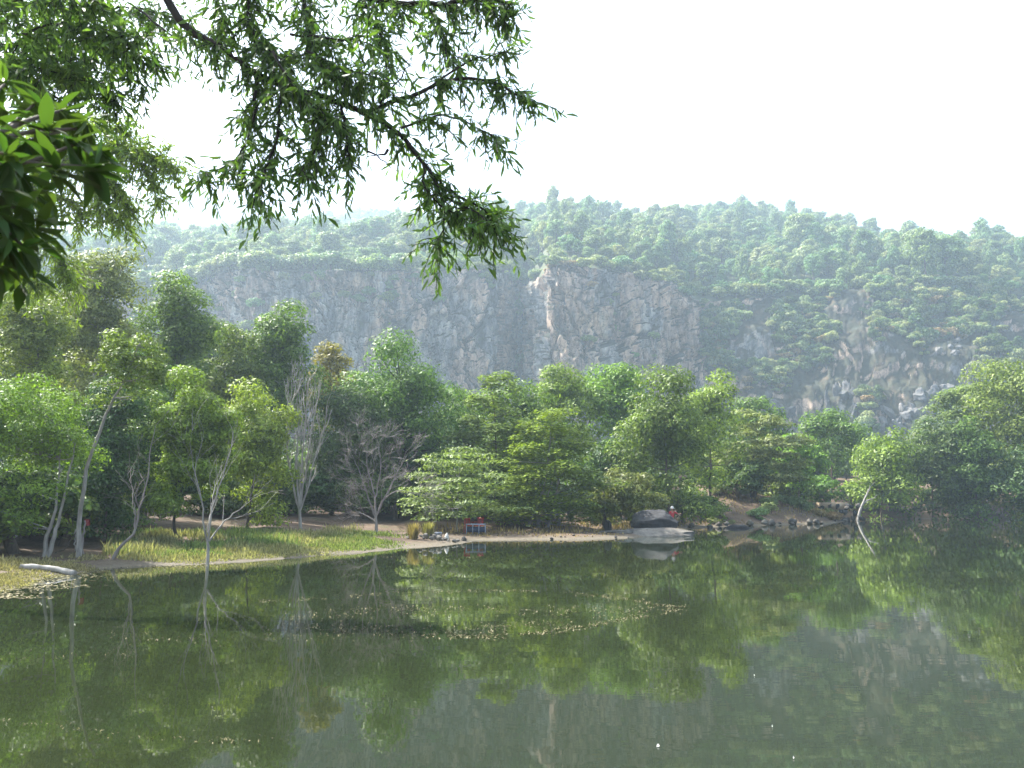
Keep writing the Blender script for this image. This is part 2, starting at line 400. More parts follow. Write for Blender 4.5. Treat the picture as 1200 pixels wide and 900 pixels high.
t.links.new(geo.outputs['Position'], nv.inputs['Vector']); t.links.new(nv.outputs['Color'], sv_.inputs[0]); t.links.new(geo.outputs['Position'], wv.inputs[0]); t.links.new(sv_.outputs[0], wv.inputs[1])
t.links.new(wv.outputs[0], mp.inputs['Vector']); t.links.new(mp.outputs[0], vo.inputs['Vector'])
c = mixc(t, 1.0, c, ramp(t, vo.outputs['Distance'], [(0.0, (0.35, 0.35, 0.37)), (0.045, (1, 1, 1))]), 'MULTIPLY')
t.links.new(mixc(t, 1.0, c, (0.88, 0.88, 0.88), 'MULTIPLY'), b.inputs['Base Color']); bump(t, b, fine, 0.7, 0.3)
cliff = obj('cliff', mesh('cliff', P.reshape(-1, 3), grid_faces(NR, len(cols))), m); tag(cliff, kind='structure')
CLIFF_MAT = m

# hill behind the cliff top
hc = np.arange(-600, 1801, 8.0); NH = 46
top = pix(hc, interp(hc, CL_TOP), interp(hc, CL_Y)); top[:, 2] -= 0.3
ridge = pix(hc, interp(hc, RIDGE_PY) + 12, interp(hc, RIDGE_Y))
ht = np.concatenate([np.linspace(0, 1, 36), np.linspace(1.06, 2.2, NH - 36)])[:, None]
hz = np.where(ht < 1, 0.75 * ht + 0.25 * np.sin(np.clip(ht, 0, 1) * math.pi / 2), 1.0 - 0.55 * (np.maximum(ht, 1) - 1))
HP = np.stack([top[None, :, 0] + (ridge - top)[None, :, 0] * ht, top[None, :, 1] + (ridge - top)[None, :, 1] * ht, top[None, :, 2] + (ridge - top)[None, :, 2] * hz], -1)
HP[..., 2] += 2.2 * fbm(xyz(HP[..., 0] * 0.03, HP[..., 1] * 0.03, 0), 3, 91) * sstep(0, 0.15, ht) * (1 - sstep(0.85, 1, np.minimum(ht, 1)))
m, t, b = new_mat('undergrowth')
t.links.new(ramp(t, noise_node(t, 0.2, 6, 0.7), [(0.3, (0.03, 0.045, 0.018)), (0.6, (0.065, 0.075, 0.03)), (0.75, (0.11, 0.09, 0.05))]), b.inputs['Base Color'])
HILL_MAT = m
o = obj('hill', mesh('hill', HP.reshape(-1, 3), grid_faces(NH, len(hc)), smooth=True), m); tag(o, kind='structure')
def hill_at(px, t_):
    a = np.interp(px, hc, np.arange(len(hc))); r_ = np.interp(t_, ht[:, 0], np.arange(NH))
    i = np.clip(a.astype(int), 0, len(hc) - 2); j = np.clip(r_.astype(int), 0, NH - 2); fa = (a - i)[..., None]; fr = (r_ - j)[..., None]
    return (HP[j, i] * (1 - fa) * (1 - fr) + HP[j, i + 1] * fa * (1 - fr) + HP[j + 1, i] * (1 - fa) * fr + HP[j + 1, i + 1] * fa * fr)

def far_ridge(name, prof, Y, base_py, depth, mat, seed):
    c_ = np.arange(prof[0][0], prof[-1][0] + 1, 10.0)
    rg = pix(c_, interp(c_, prof), Y)
    rows = []
    for k, q in enumerate(np.linspace(0, 1, 14)):
        p = rg.copy(); p[:, 1] = Y - depth * (1 - q); p[:, 0] *= p[:, 1] / Y; p[:, 2] = 10 + (rg[:, 2] - 10) * (0.15 + 0.85 * math.sin(q * math.pi / 2)); rows.append(p)
    for q in (0.15, 0.5, 1.0):
        p = rg.copy(); p[:, 1] = Y + depth * q; p[:, 2] = 10 + (rg[:, 2] - 10) * (1 - 0.8 * q); rows.append(p)
    V = np.array(rows); V[..., 2] += 0.03 * (V[..., 2] - 8) * fbm(xyz(V[..., 0] * 0.012, V[..., 1] * 0.012, 0), 4, seed)
    o = obj(name, mesh(name, V.reshape(-1, 3), grid_faces(len(rows), len(c_)), smooth=True), mat); tag(o, kind='structure')
    return V
RB = far_ridge('back_ridge', [(120, 312), (250, 290), (330, 271), (380, 262), (430, 256), (480, 262), (540, 268), (620, 278), (720, 300)], 800, 300, 180, HILL_MAT, 7)
far_ridge('distant_mountain', [(-300, 330), (60, 290), (110, 262), (160, 238), (195, 220), (225, 218), (255, 236), (300, 252), (380, 268), (520, 300)], 1100, 300, 260, HILL_MAT, 17)

# ------------------------------------------------------------------ foliage builders
def unit(rng, n):
    v = rng.normal(size=(n, 3)); return v / (np.linalg.norm(v, axis=1)[:, None] + 1e-9)
def leaf_quads(P, A, B):
    """diamond leaves: centre P, half length A, half width B; folded slightly along the rib"""
    n = len(P)
    V = np.stack([P - A, P + B - A * 0.15, P + A, P - B - A * 0.15], 1).reshape(-1, 3)
    return V, np.arange(n * 4).reshape(n, 4)
def clump_leaves(rng, C, Rd, N_, L, W, flat=0.0, droop=0.35, up=0.5):
    """leaves in ellipsoid clumps: C (k,3), Rd (k,3), N_ (k,)"""
    k = np.repeat(np.arange(len(C)), N_); n = len(k)
    d = unit(rng, n); flip = (d[:, 2] < 0) & (rng.random(n) < 0.5); d[flip, 2] *= -1
    rad = rng.random(n) ** 0.28
    stray = rng.random(n) < 0.05; rad = np.where(stray, rad * 1.28, rad)
    P = C[k] + d * Rd[k] * rad[:, None]
    nrm = d * (1 - flat) * 1.0 + np.array([0, 0, up * 0.7 + flat * 2]) + unit(rng, n) * (0.6 - 0.25 * flat)
    nrm /= np.linalg.norm(nrm, axis=1)[:, None]
    a = np.cross(nrm, unit(rng, n)); a[:, 2] -= droop * (1 - flat) * rng.random(n); a /= np.linalg.norm(a, axis=1)[:, None] + 1e-9
    b_ = np.cross(nrm, a); b_ /= np.linalg.norm(b_, axis=1)[:, None] + 1e-9
    s = rng.uniform(0.65, 1.3, n)[:, None]
    return P, a * s * L / 2, b_ * s * W / 2
def make_clumps(rng, c, r, style):
    C, Rd = [], []
    rx, ry, rz = r
    if style in ('tier', 'feather'):
        nl = 11 if style == 'tier' else 8
        for q in range(nl):
            f = (q + 0.5) / nl
            lr = (1.0 - 0.62 * f ** 2) * (0.75 if q == 0 else rng.uniform(0.78, 1.0))
            nf = max(4, int(rng.integers(8, 12) * lr))
            a0 = rng.random() * 6.28
            for a in range(nf):
                an = a0 + a * 6.28 / nf + rng.normal() * 0.25; rr = lr * rng.uniform(0.55, 0.86)
                C.append((c[0] + math.cos(an) * rx * rr, c[1] + math.sin(an) * ry * rr, c[2] - rz + 2 * rz * f + rng.normal() * rz * 0.13 - (0.10 * rz * rr if style == 'feather' else 0)))
                w = rng.uniform(0.20, 0.34) * (0.6 + 0.5 * lr)
                Rd.append((rx * w, ry * w, rz * rng.uniform(0.07, 0.15)))
            C.append((c[0], c[1], c[2] - rz + 2 * rz * f)); Rd.append((rx * lr * 0.5, ry * lr * 0.5, rz * 0.06))
    else:
        n = 52 if style != 'sparse' else 64
        vol = (rx * ry * rz) ** (1 / 3)
        for q in range(n):
            d = unit(rng, 1)[0]
            if d[2] < -0.3 and rng.random() < 0.5: d[2] *= -1
            rr = rng.random() ** 0.45 * 0.88
            eg = 1.0 - 0.28 * max(0, d[2]) * rr
            w = rng.uniform(0.20, 0.38) if style != 'sparse' else rng.uniform(0.12, 0.30)
            C.append((c[0] + d[0] * rx * rr * eg, c[1] + d[1] * ry * rr * eg, c[2] + d[2] * rz * rr))
            Rd.append((vol * w * 1.15, vol * w * 1.15, vol * w * rng.uniform(0.55, 0.85)))
    return np.array(C), np.array(Rd)
def limbs(g, rng, trunk, C, r0, n, sides=5):
    """boughs from the upper trunk to clump centres"""
    idx = rng.permutation(len(C))[:n]
    for i in idx:
        e = C[i]; d = np.linalg.norm(trunk[:, :2] - e[:2], axis=1)
        zt = e[2] - 0.45 * d.min() - 0.1
        k = int(np.clip(np.searchsorted(trunk[:, 2], zt), max(1, len(trunk) // 3), len(trunk) - 1))
        s = trunk[k]; mid = (s + e) / 2 + np.array([0, 0, -0.06 * np.linalg.norm(e - s)]) + rng.normal(size=3) * 0.05 * np.linalg.norm(e - s)
        g.tube(spline([s, mid, e], 5), np.linspace(r0 * 0.30, r0 * 0.05, 5), sides, cap=False)

def lake_tree(name, label, box, Y, base, leaf, style='round', bark='brown', dens=1.0, trunks=None, lf=1.0, seed=0, group=None, cat='tree', rad=None, ydepth=0.85):
    """a tree whose crown fills the pixel box at depth Y and whose trunk stands on the ground"""
    rng = np.random.default_rng(seed + 1000)
    x0, x1, y0, y1 = box
    c = pix((x0 + x1) / 2, (y0 + y1) / 2, Y); ppm = pxm(Y) * 0.985
    rx = (x1 - x0) / 2 / ppm; rz = (y1 - y0) / 2 / ppm; ry = rx * ydepth
    bxw = (base - 600) / FPX * Y * FC; bz = tz(bxw, Y)
    root = empty(name, (bxw, Y, bz), label, cat, group)
    off = np.array([bxw, Y, bz])
    C, Rd = make_clumps(rng, c, (rx, ry, rz), style)
    L = max(0.11, 4.8 / pxm(Y)) * lf; W = L * (0.40 if style != 'tier' else 0.55)
    ntot = int(1.25 * dens * (x1 - x0) * (y1 - y0) / lf ** 2 * (0.75 if style in ('tier', 'feather') else 1.0))
    ntot = int(np.clip(ntot, 1800, 30000))
    w = Rd[:, 0] * np.maximum(Rd[:, 2], Rd[:, 0] * 0.35); N_ = np.maximum(8, (ntot * w / w.sum())).astype(int)
    P_, A, B_ = clump_leaves(rng, C, Rd, N_, L, W, flat=0.55 if style == 'tier' else 0.3 if style == 'feather' else 0.0)
    lo, hi = np.percentile(P_, 2, axis=0), np.percentile(P_, 98, axis=0)     # stretch the crown to the size seen
    sc_ = np.clip(np.array([2 * rx, 2 * ry, 2 * rz]) / (hi - lo), 0.6, 1.8); md_ = (lo + hi) / 2
    P_ = c + (P_ - md_) * sc_; C = c + (C - md_) * sc_
    keep = P_[:, 2] > bz + 0.15
    V, F = leaf_quads(P_[keep], A[keep], B_[keep])
    g = Geo()
    H = c[2] + rz * 0.55 - bz; r0 = rad or max(0.06, H * 0.014)
    if trunks is None:
        mid = np.array([(bxw * 0.6 + c[0] * 0.4) + rng.normal() * 0.02 * H, Y, bz + H * 0.5])
        trunks = [[(bxw, Y, bz - 0.25), tuple(mid), (c[0], Y, bz + H)]]
    else:
        trunks = [[pix(a, b2, Y) for a, b2 in tr] for tr in trunks]
        for tr in trunks: tr[0] = np.array([tr[0][0], tr[0][1], tz(tr[0][0], tr[0][1]) - 0.2])
    for q, tr in enumerate(trunks):
        T = spline(tr, 14); T[1:-1] += rng.normal(size=(12, 3)) * 0.004 * H * np.array([1, 1, 0.2])
        rr = np.linspace(r0, r0 * 0.22, 14); rr[0] *= 1.35
        g.tube(T, rr, 7, cap=False)
        limbs(g, rng, T, C, r0, 26 if q == 0 else 8)
    obj('trunk', g.mesh('trunk', off, smooth=True), BARK[bark], root)
    obj('crown', mesh('crown', V - off, F), LEAF[leaf], root)
    return root

GL = 'trees along the left bank'; GM = 'trees on the far shore'; GR = 'trees on the right shore'
TREES = [
 # label, crown box, depth, base px, leaf, style, kwargs, group
 ('yellow green bushy tree on two pale leaning trunks at the far left bank', (-55, 90, 455, 602), 27, 52, 'lime', 'round', dict(bark='pale', trunks=[[(50, 660), (56, 625), (66, 590), (72, 520)], [(56, 660), (64, 625), (73, 592), (88, 520)]], rad=0.085), GL),
 ('bright green upright tree rising above the yellow green bushy one at left', (2, 80, 342, 482), 36, 45, 'bright', 'round', dict(), GL),
 ('tall tree cut by the left edge of the view behind the near branch', (-110, 18, 325, 540), 40, -40, 'mid', 'round', dict(), GL),
 ('tall olive brown thin leaved tree, highest on the left bank', (70, 170, 298, 500), 44, 96, 'olive', 'round', dict(dens=1.0, bark='pale'), GL),
 ('dark green tree rising steeply right of the tall olive one', (160, 246, 330, 530), 50, 205, 'mid', 'round', dict(), GL),
 ('thin tree with long pale bare trunk leaning right at the left waterline', (118, 192, 392, 470), 27, 92, 'mid', 'sparse', dict(bark='pale', dens=0.8, trunks=[[(92, 660), (93, 605), (104, 545), (124, 490), (146, 440), (162, 405)]], rad=0.085), GL),
 ('low dark tree filling the shade behind the long leaning trunk', (85, 168, 445, 645), 33, 125, 'dark', 'round', dict(), GL),
 ('green leafy tree behind the crooked dead stem', (135, 205, 470, 640), 38, 172, 'mid', 'round', dict(), GL),
 ('light yellow green tree with dark upright trunk behind the tall grass', (184, 272, 446, 588), 34, 204, 'lime', 'sparse', dict(dens=1.9, bark='dark', trunks=[[(204, 648), (205, 600), (208, 540), (222, 480)]]), GL),
 ('lime green tree left of the tall broom shaped dead tree', (262, 337, 460, 606), 42, 292, 'lime', 'round', dict(dens=1.1), GL),
 ('mid green tree behind the yellow green ones left of centre', (222, 300, 388, 570), 55, 262, 'mid', 'round', dict(), GL),
 ('broad green tree standing before the left end of the cliff', (286, 374, 368, 545), 58, 328, 'mid', 'round', dict(), GL),
 ('small rusty olive tree with thin crown above the broom shaped dead tree', (362, 412, 405, 500), 62, 388, 'rust', 'round', dict(dens=0.8), GL),
 ('large spreading green tree whose crown leans right before the grey cliff', (416, 536, 404, 520), 60, 482, 'mid', 'round', dict(dens=0.9, bark='dark', trunks=[[(482, 614), (481, 570), (474, 520), (470, 450)]], rad=0.22), GM),
 ('dark shaded tree right behind the broom shaped dead tree', (368, 452, 462, 628), 57, 410, 'dark', 'round', dict(), GM),
 ('dark blue green tree under the large spreading crown', (432, 525, 488, 606), 62, 470, 'dark', 'round', dict(), GM),
 ('feathery grey green tree on slender straight trunk above the blue table', (478, 602, 532, 604), 50, 535, 'pale', 'feather', dict(dens=1.0, bark='pale', trunks=[[(535, 632), (536, 600), (537, 570), (540, 535)]], rad=0.07), GM),
 ('pale feathery tiered tree left of the broad tiered one', (532, 626, 445, 600), 57, 578, 'pale', 'tier', dict(dens=1.2), GM),
 ('broad green tree with flat spreading tiers low over the muddy shore', (586, 706, 486, 612), 53, 640, 'bright', 'tier', dict(dens=1.3, bark='pale', trunks=[[(618, 622), (626, 600), (640, 560), (645, 500)], [(640, 622), (648, 598), (655, 560)], [(630, 622), (634, 600), (650, 560)]], rad=0.12), GM),
 ('rounded tree between the two tiered trees, further back', (560, 652, 455, 560), 66, 605, 'mid', 'round', dict(), GM),
 ('bright green crown right below the pale rock pillar', (612, 700, 437, 545), 78, 655, 'bright', 'round', dict(), GM),
 ('bright green crown second right of the pale rock pillar', (680, 760, 432, 550), 80, 722, 'bright', 'round', dict(), GM),
 ('large full green tree behind the dark boulder', (728, 834, 443, 592), 66, 785, 'mid', 'round', dict(dens=1.05), GM),
 ('green tree right behind the large full one', (800, 866, 446, 565), 80, 832, 'bright', 'round', dict(), GM),
 ('small olive bush tree standing just left of the dark boulder', (698, 776, 556, 608), 56, 740, 'olive', 'sparse', dict(dens=1.8), GM),
 ('flat topped yellowish tree above the brown bank', (842, 938, 488, 572), 88, 880, 'olive', 'feather', dict(dens=1.6), GM),
 ('pale lime small tree above the brown bank', (912, 962, 512, 568), 92, 935, 'lime', 'sparse', dict(dens=1.8), GM),
 ('dim green tree behind the terrace below the slope', (935, 1015, 484, 545), 112, 975, 'mid', 'round', dict(), GR),
 ('soft green tree over the leaning dead trunk at the right shore', (996, 1076, 514, 606), 100, 1030, 'bright', 'round', dict(), GR),
 ('dark green tree right of the soft green one', (1052, 1132, 500, 606), 103, 1090, 'dark', 'round', dict(), GR),
 ('wide olive crown rising behind the right shore trees', (1080, 1180, 455, 560), 112, 1130, 'olive', 'feather', dict(dens=1.7), GR),
 ('lighter green tree at the waterline near the right edge', (1112, 1172, 500, 602), 101, 1145, 'mid', 'round', dict(), GR),
 ('large dark tree cut by the right edge of the view', (1150, 1285, 432, 604), 104, 1215, 'mid', 'round', dict(), GR),
 ('dark low tree on the right shore under the large edge tree', (1160, 1245, 530, 608), 99, 1200, 'dark', 'round', dict(), GR),
 ('hazy green tree behind the gap beside the rusty olive tree', (380, 450, 440, 540), 84, 415, 'mid', 'round', dict(), GM),
 ('hazy green tree filling between the spreading and the tiered trees', (500, 580, 462, 560), 84, 540, 'mid', 'round', dict(), GM),
 ('hazy tree far behind the dark green left bank tree', (180, 300, 380, 500), 86, 240, 'mid', 'round', dict(), GL),
 ('hazy tree behind the gap right of the large full tree', (850, 920, 470, 540), 110, 885, 'mid', 'round', dict(), GM),
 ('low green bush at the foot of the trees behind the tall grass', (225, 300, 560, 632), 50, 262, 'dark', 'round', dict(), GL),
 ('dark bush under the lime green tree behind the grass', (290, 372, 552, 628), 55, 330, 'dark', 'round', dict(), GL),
 ('green tree filling behind the tall olive one at left', (40, 140, 345, 560), 52, 88, 'mid', 'round', dict(), GL),
 ('leafy green tree between the bright upright and the olive tree', (-20, 60, 325, 470), 48, 22, 'lime', 'round', dict(), GL),
 ('bright leafy tree low behind the long leaning trunk', (120, 200, 420, 560), 42, 160, 'bright', 'round', dict(), GL),
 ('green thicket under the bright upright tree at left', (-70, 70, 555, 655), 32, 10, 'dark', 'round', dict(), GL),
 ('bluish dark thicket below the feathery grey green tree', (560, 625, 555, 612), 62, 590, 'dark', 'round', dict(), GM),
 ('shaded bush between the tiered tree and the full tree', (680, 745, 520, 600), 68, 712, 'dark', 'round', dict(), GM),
]
for k, (lab, bx_, Y, base, leaf, style, kw, grp) in enumerate(TREES):
    lake_tree('leafy_tree', lab, bx_, Y, base, leaf, style, seed=k, group=grp, **kw)

# ------------------------------------------------------------------ dead trees
def grow(g, rng, p, d, L, r, depth, spread, up, out=None, tip=0.012):
    n = 5; pts = [p]
    dd = d.copy()
    for i in range(n):
        dd = dd + rng.normal(size=3) * 0.10 + np.array([0, 0, up * 0.12]); dd /= np.linalg.norm(dd); pts.append(pts[-1] + dd * L / n)
    pts = np.array(pts); r1 = max(tip, r * 0.5)
    g.tube(pts, np.linspace(r, r1, n + 1), 5 if r > 0.03 else 3, cap=False)
    if depth == 0: return
    nb = rng.integers(3, 5)
    for q in range(nb):
        k = n if q == 0 else int(rng.integers(2, n + 1))
        a = unit(rng, 1)[0]; a = a - dd * (a @ dd); a /= np.linalg.norm(a)
        nd = dd * math.cos(spread) + a * math.sin(spread) * rng.uniform(0.6, 1.2) + np.array([0, 0, up * 0.3]); nd /= np.linalg.norm(nd)
        grow(g, rng, pts[k], nd, L * rng.uniform(0.6, 0.85), max(tip, r1 * (0.85 if q == 0 else 0.62)), depth - 1, spread, up, tip=tip)
def dead_tree(name, label, Y, trunk_px, limb_px, bark, r0, depth, spread, up, seed, twig, cat='dead tree', tip=0.012):
    rng = np.random.default_rng(seed)
    T = [pix(a, b_, Y) for a, b_ in trunk_px]
    bz = tz(T[0][0], T[0][1]); T[0] = np.array([T[0][0], Y, bz - 0.15])
    root = empty(name, (T[0][0], Y, bz), label, cat, 'bare dead trees')
    off = np.array([T[0][0], Y, bz])
    g = Geo(); sp_ = spline(T, 10); g.tube(sp_, np.linspace(r0, r0 * 0.6, 10), 7, cap=False)
    obj('trunk', g.mesh('trunk', off, smooth=True), BARK[bark], root)
    for li, lp in enumerate(limb_px):
        g = Geo(); dy = rng.normal() * 0.4
        Lp = [pix(a, b_, Y + dy * i / max(1, len(lp) - 1)) for i, (a, b_) in enumerate(lp)]
        S_ = spline(Lp, 12); S_[1:] += rng.normal(size=(11, 3)) * 0.02
        g.tube(S_, np.linspace(r0 * 0.55, tip * 1.3, 12), 6, cap=False)
        for k in range(3, 12, 1 if twig > 1 else 2):
            for _ in range(twig):
                tdir = S_[k] - S_[k - 1]; tdir /= np.linalg.norm(tdir)
                a = unit(rng, 1)[0]; a = a - tdir * (a @ tdir); a /= np.linalg.norm(a)
                nd = tdir * math.cos(spread) + a * math.sin(spread) + np.array([0, 0, up * 0.3]); nd /= np.linalg.norm(nd)
                grow(g, rng, S_[k], nd, rng.uniform(0.5, 1.0) * (1.25 if depth > 1 else 0.8), max(tip, r0 * 0.55 * (1 - k / 13) * 0.5), depth - 1, spread, up, tip=tip)
        obj('limb', g.mesh('limb', off, smooth=True), BARK[bark], root)
    return root
dead_tree('dead_tree', 'tall bare dead tree with upright broom shaped limbs on the grassy spit', 43, [(352, 632), (352, 615), (351, 595)],
          [[(351, 597), (344, 570), (337, 530), (337, 490), (342, 460)], [(351, 597), (348, 560), (349, 510), (352, 465)], [(351, 596), (357, 560), (364, 510), (372, 470)], [(351, 598), (353, 550), (358, 500), (361, 455)], [(351, 600), (360, 575), (368, 540), (378, 505)]],
          'dead', 0.12, 2, 0.38, 0.8, 3, 2, tip=0.010)
dead_tree('dead_tree', 'low wide pinkish grey bare tree beside the spreading green tree', 45, [(441, 628), (441, 615), (440, 603)],
          [[(440, 606), (432, 585), (424, 560), (414, 535)], [(440, 604), (440, 580), (446, 550), (444, 520)], [(441, 604), (450, 585), (466, 575), (486, 578)], [(441, 606), (438, 575), (430, 545), (432, 520)], [(441, 604), (455, 575), (468, 550), (476, 530)], [(441, 612), (430, 605), (420, 600)]],
          'pink', 0.11, 4, 0.62, 0.1, 5, 1, tip=0.006)
dead_tree('dead_tree', 'forked pale dead tree standing in the water edge before the grass', 26.8, [(243, 657), (244, 645), (243, 632)],
          [[(243, 634), (238, 600), (232, 570), (227, 545), (224, 520)], [(244, 634), (248, 600), (258, 565), (268, 535), (273, 500)], [(245, 634), (262, 612), (280, 598), (296, 584)], [(244, 625), (249, 590), (252, 560)]],
          'dead', 0.06, 2, 0.5, 0.3, 8, 1, tip=0.004)
dead_tree('dead_tree', 'crooked dark based dead stem leaning right at the left bank', 27.0, [(130, 658), (140, 642), (156, 627)],
          [[(156, 627), (163, 600), (172, 565), (176, 530), (183, 498)], [(158, 618), (158, 600), (155, 585)]],
          'pink', 0.07, 2, 0.6, 0.2, 12, 1, tip=0.005)
dead_tree('dead_tree', 'pale dead trunk leaning right over the right shore water', 96, [(1004, 607), (1008, 598), (1012, 588)],
          [[(1012, 588), (1016, 578), (1020, 570)], [(1011, 592), (1017, 586), (1024, 584)]],
          'dead', 0.20, 1, 0.5, 0.3, 14, 1, tip=0.03)
def bare_stem(label, Y, px_, r0, bark):
    T = [pix(a, b_, Y) for a, b_ in px_]; bz = tz(T[0][0], Y); T[0] = np.array([T[0][0], Y, bz - 0.15])
    g = Geo(); s_ = spline(T, 10); s_[1:-1] += np.random.default_rng(int(px_[0][0])).normal(size=(8, 3)) * 0.03; g.tube(s_, np.linspace(r0, r0 * 0.5, 10), 7)
    o = obj('bare_stem', g.mesh('bare_stem', T[0], smooth=True), BARK[bark], None, T[0]); tag(o, label, 'tree stem', 'thin bare stems')
bare_stem('short thin pale stem right beside the long leaning trunk', 28, [(97, 652), (98, 630), (99, 610)], 0.05, 'pink')
bare_stem('very thin stem just left of the long leaning trunk', 29, [(87, 652), (88, 636), (89, 620)], 0.035, 'pale')
bare_stem('thin dark stem behind the pinkish bare tree', 56, [(467, 618), (468, 600), (470, 585)], 0.09, 'dark')
bare_stem('stick leaning low between the left bank trunks', 28, [(60, 657), (78, 640), (90, 622)], 0.03, 'brown')
bare_stem('upright trunk with knots left of the boulder under the olive bush', 55, [(708, 618), (708, 600), (707, 575)], 0.12, 'brown')

# ------------------------------------------------------------------ hillside trees: prototypes, copies, and the uncountable rest
def hill_proto(seed, style, leaf, H=8.0, Wd=3.6, n=6500, L=0.46):
    rng = np.random.default_rng(seed); c = np.array([0, 0, H * 0.58]); r = (Wd, Wd, H * 0.42)
    C, Rd = make_clumps(rng, c, r, style)
    w = Rd[:, 0] * np.maximum(Rd[:, 2], Rd[:, 0] * 0.35); N_ = np.maximum(8, n * w / w.sum()).astype(int)
    V, F = leaf_quads(*clump_leaves(rng, C, Rd, N_, L, L * 0.55, flat=0.6 if style == 'tier' else 0))
    g = Geo(); T = spline([(0, 0, -0.6), (rng.normal() * 0.3, rng.normal() * 0.3, H * 0.35), (0, 0, H * 0.8)], 7)
    g.tube(T, np.linspace(0.2, 0.06, 7), 5, cap=False); limbs(g, rng, T, C, 0.2, 8, 3)
    V2 = np.concatenate(g.v); F2 = np.concatenate(g.f)
    me = mesh('hillside_tree', np.concatenate([V, V2]), np.concatenate([F, F2 + len(V)]))
    me.materials.append(LEAF[leaf]); me.materials.append(BARK['brown'])
    me.polygons.foreach_set('material_index', np.concatenate([np.zeros(len(F), np.int32), np.ones(len(F2), np.int32)]))
    return me
protos = [hill_proto(1, 'round', 'hill'), hill_proto(2, 'round', 'hill', 7, 3.9), hill_proto(3, 'round', 'hillp', 7.5, 3.4), hill_proto(4, 'sparse', 'hillp', 8, 3.4, 4500),
          hill_proto(5, 'round', 'hill', 9, 3.2), hill_proto(6, 'sparse', 'dry', 6, 3.0, 3600), hill_proto(7, 'sparse', 'hill', 10, 3.2, 4200)]
rng = np.random.default_rng(77)
pts = []
Yg = 158.0 * KD
while Yg < 345 * KD:
    Xg = -0.95 * Yg
    while Xg < 0.95 * Yg:
        x = Xg + rng.normal() * 1.4; y = Yg + rng.normal() * 1.4
        px_ = 600 + x / y * FPX * 0.955
        c_, r_ = float(interp(px_, CL_Y)), float(interp(px_, RIDGE_Y))
        t_ = (y - c_) / (r_ - c_)
        if 0.02 < t_ < 1.08 and -260 < px_ < 1480 and rng.random() < (0.97 if -40 < px_ < 1240 else 0.6):
            pts.append((px_, t_))
        Xg += 6.0
    Yg += 6.2
pts = np.array(pts); W3 = hill_at(pts[:, 0], pts[:, 1])
sizes = np.clip(rng.normal(0.80, 0.27, len(pts)), 0.35, 1.7); kinds = rng.choice(len(protos), len(pts), p=[.2, .2, .18, .15, .15, .0, .12]); rots = rng.random(len(pts)) * 6.28
# lower scrub right at the brow and where the view looks across the plateau
sizes *= 1.18 * np.where(pts[:, 1] < 0.10, 0.72, 1.0)
inview = (pts[:, 0] > -10) & (pts[:, 0] < 1210)
order = np.argsort(np.where(inview, W3[:, 1], 1e6)); chosen = set(order[:235].tolist())
hill_objs = {}
for i in order[:235]:
    o = obj('hillside_tree', protos[kinds[i]], None, None, tuple(W3[i] - np.array([0, 0, 0.3]))); o.scale = (sizes[i] * rng.uniform(0.9, 1.2), sizes[i] * rng.uniform(0.9, 1.2), sizes[i]); o.rotation_euler = (0, 0, rots[i])
    tag(o, 'hazy green tree in the woods just above the cliff edge', 'tree', 'trees on the hillside above the cliff')
    hill_objs.setdefault(int(kinds[i]), o)
rest = np.array([i for i in range(len(pts)) if i not in chosen])
def scatter_stuff(name, label, Pw, sc_, rot_, kind_, srcs=None):
    srcs = srcs or hill_objs
    me = bpy.data.meshes.new(name); me.vertices.add(len(Pw)); me.vertices.foreach_set('co', np.asarray(Pw, np.float32).ravel())
    for an, dt, ar in (('tree_turn', 'FLOAT', rot_), ('tree_kind', 'INT', kind_)):
        at = me.attributes.new(an, dt, 'POINT'); at.data.foreach_set('value', np.asarray(ar, np.float32 if dt == 'FLOAT' else np.int32))
    rq = np.random.default_rng(len(Pw)); s3 = np.stack([sc_ * rq.uniform(0.75, 1.3, len(Pw)), sc_ * rq.uniform(0.75, 1.3, len(Pw)), sc_ * rq.uniform(0.75, 1.5, len(Pw))], -1)
    at = me.attributes.new('tree_scale', 'FLOAT_VECTOR', 'POINT'); at.data.foreach_set('vector', s3.astype(np.float32).ravel())
    o = obj(name, me); tag(o, label, 'trees', kind='stuff')
    ng = bpy.data.node_groups.new(name, 'GeometryNodeTree')
    ng.interface.new_socket('Geometry', in_out='INPUT', socket_type='NodeSocketGeometry'); ng.interface.new_socket('Geometry', in_out='OUTPUT', socket_type='NodeSocketGeometry')
    N = ng.nodes; gi, go = N.new('NodeGroupInput'), N.new('NodeGroupOutput'); jn = N.new('GeometryNodeJoinGeometry'); io = N.new('GeometryNodeInstanceOnPoints')
    for k in sorted(srcs):
        q = N.new('GeometryNodeObjectInfo'); q.inputs['Object'].default_value = srcs[k]; q.inputs['As Instance'].default_value = True; q.transform_space = 'ORIGINAL'
        ng.links.new(q.outputs['Geometry'], jn.inputs[0])
    def attr(n_, dt):
        a = N.new('GeometryNodeInputNamedAttribute'); a.data_type = dt; a.inputs[0].default_value = n_; return a.outputs[0]
    ng.links.new(gi.outputs[0], io.inputs['Points']); ng.links.new(jn.outputs[0], io.inputs['Instance']); io.inputs['Pick Instance'].default_value = True
    ng.links.new(attr('tree_kind', 'INT'), io.inputs['Instance Index']); ng.links.new(attr('tree_scale', 'FLOAT_VECTOR'), io.inputs['Scale'])
    cx = N.new('ShaderNodeCombineXYZ'); ng.links.new(attr('tree_turn', 'FLOAT'), cx.inputs[2]); ng.links.new(cx.outputs[0], io.inputs['Rotation'])
    ng.links.new(io.outputs[0], go.inputs[0])
    md = o.modifiers.new('scatter', 'NODES'); md.node_group = ng
    return o
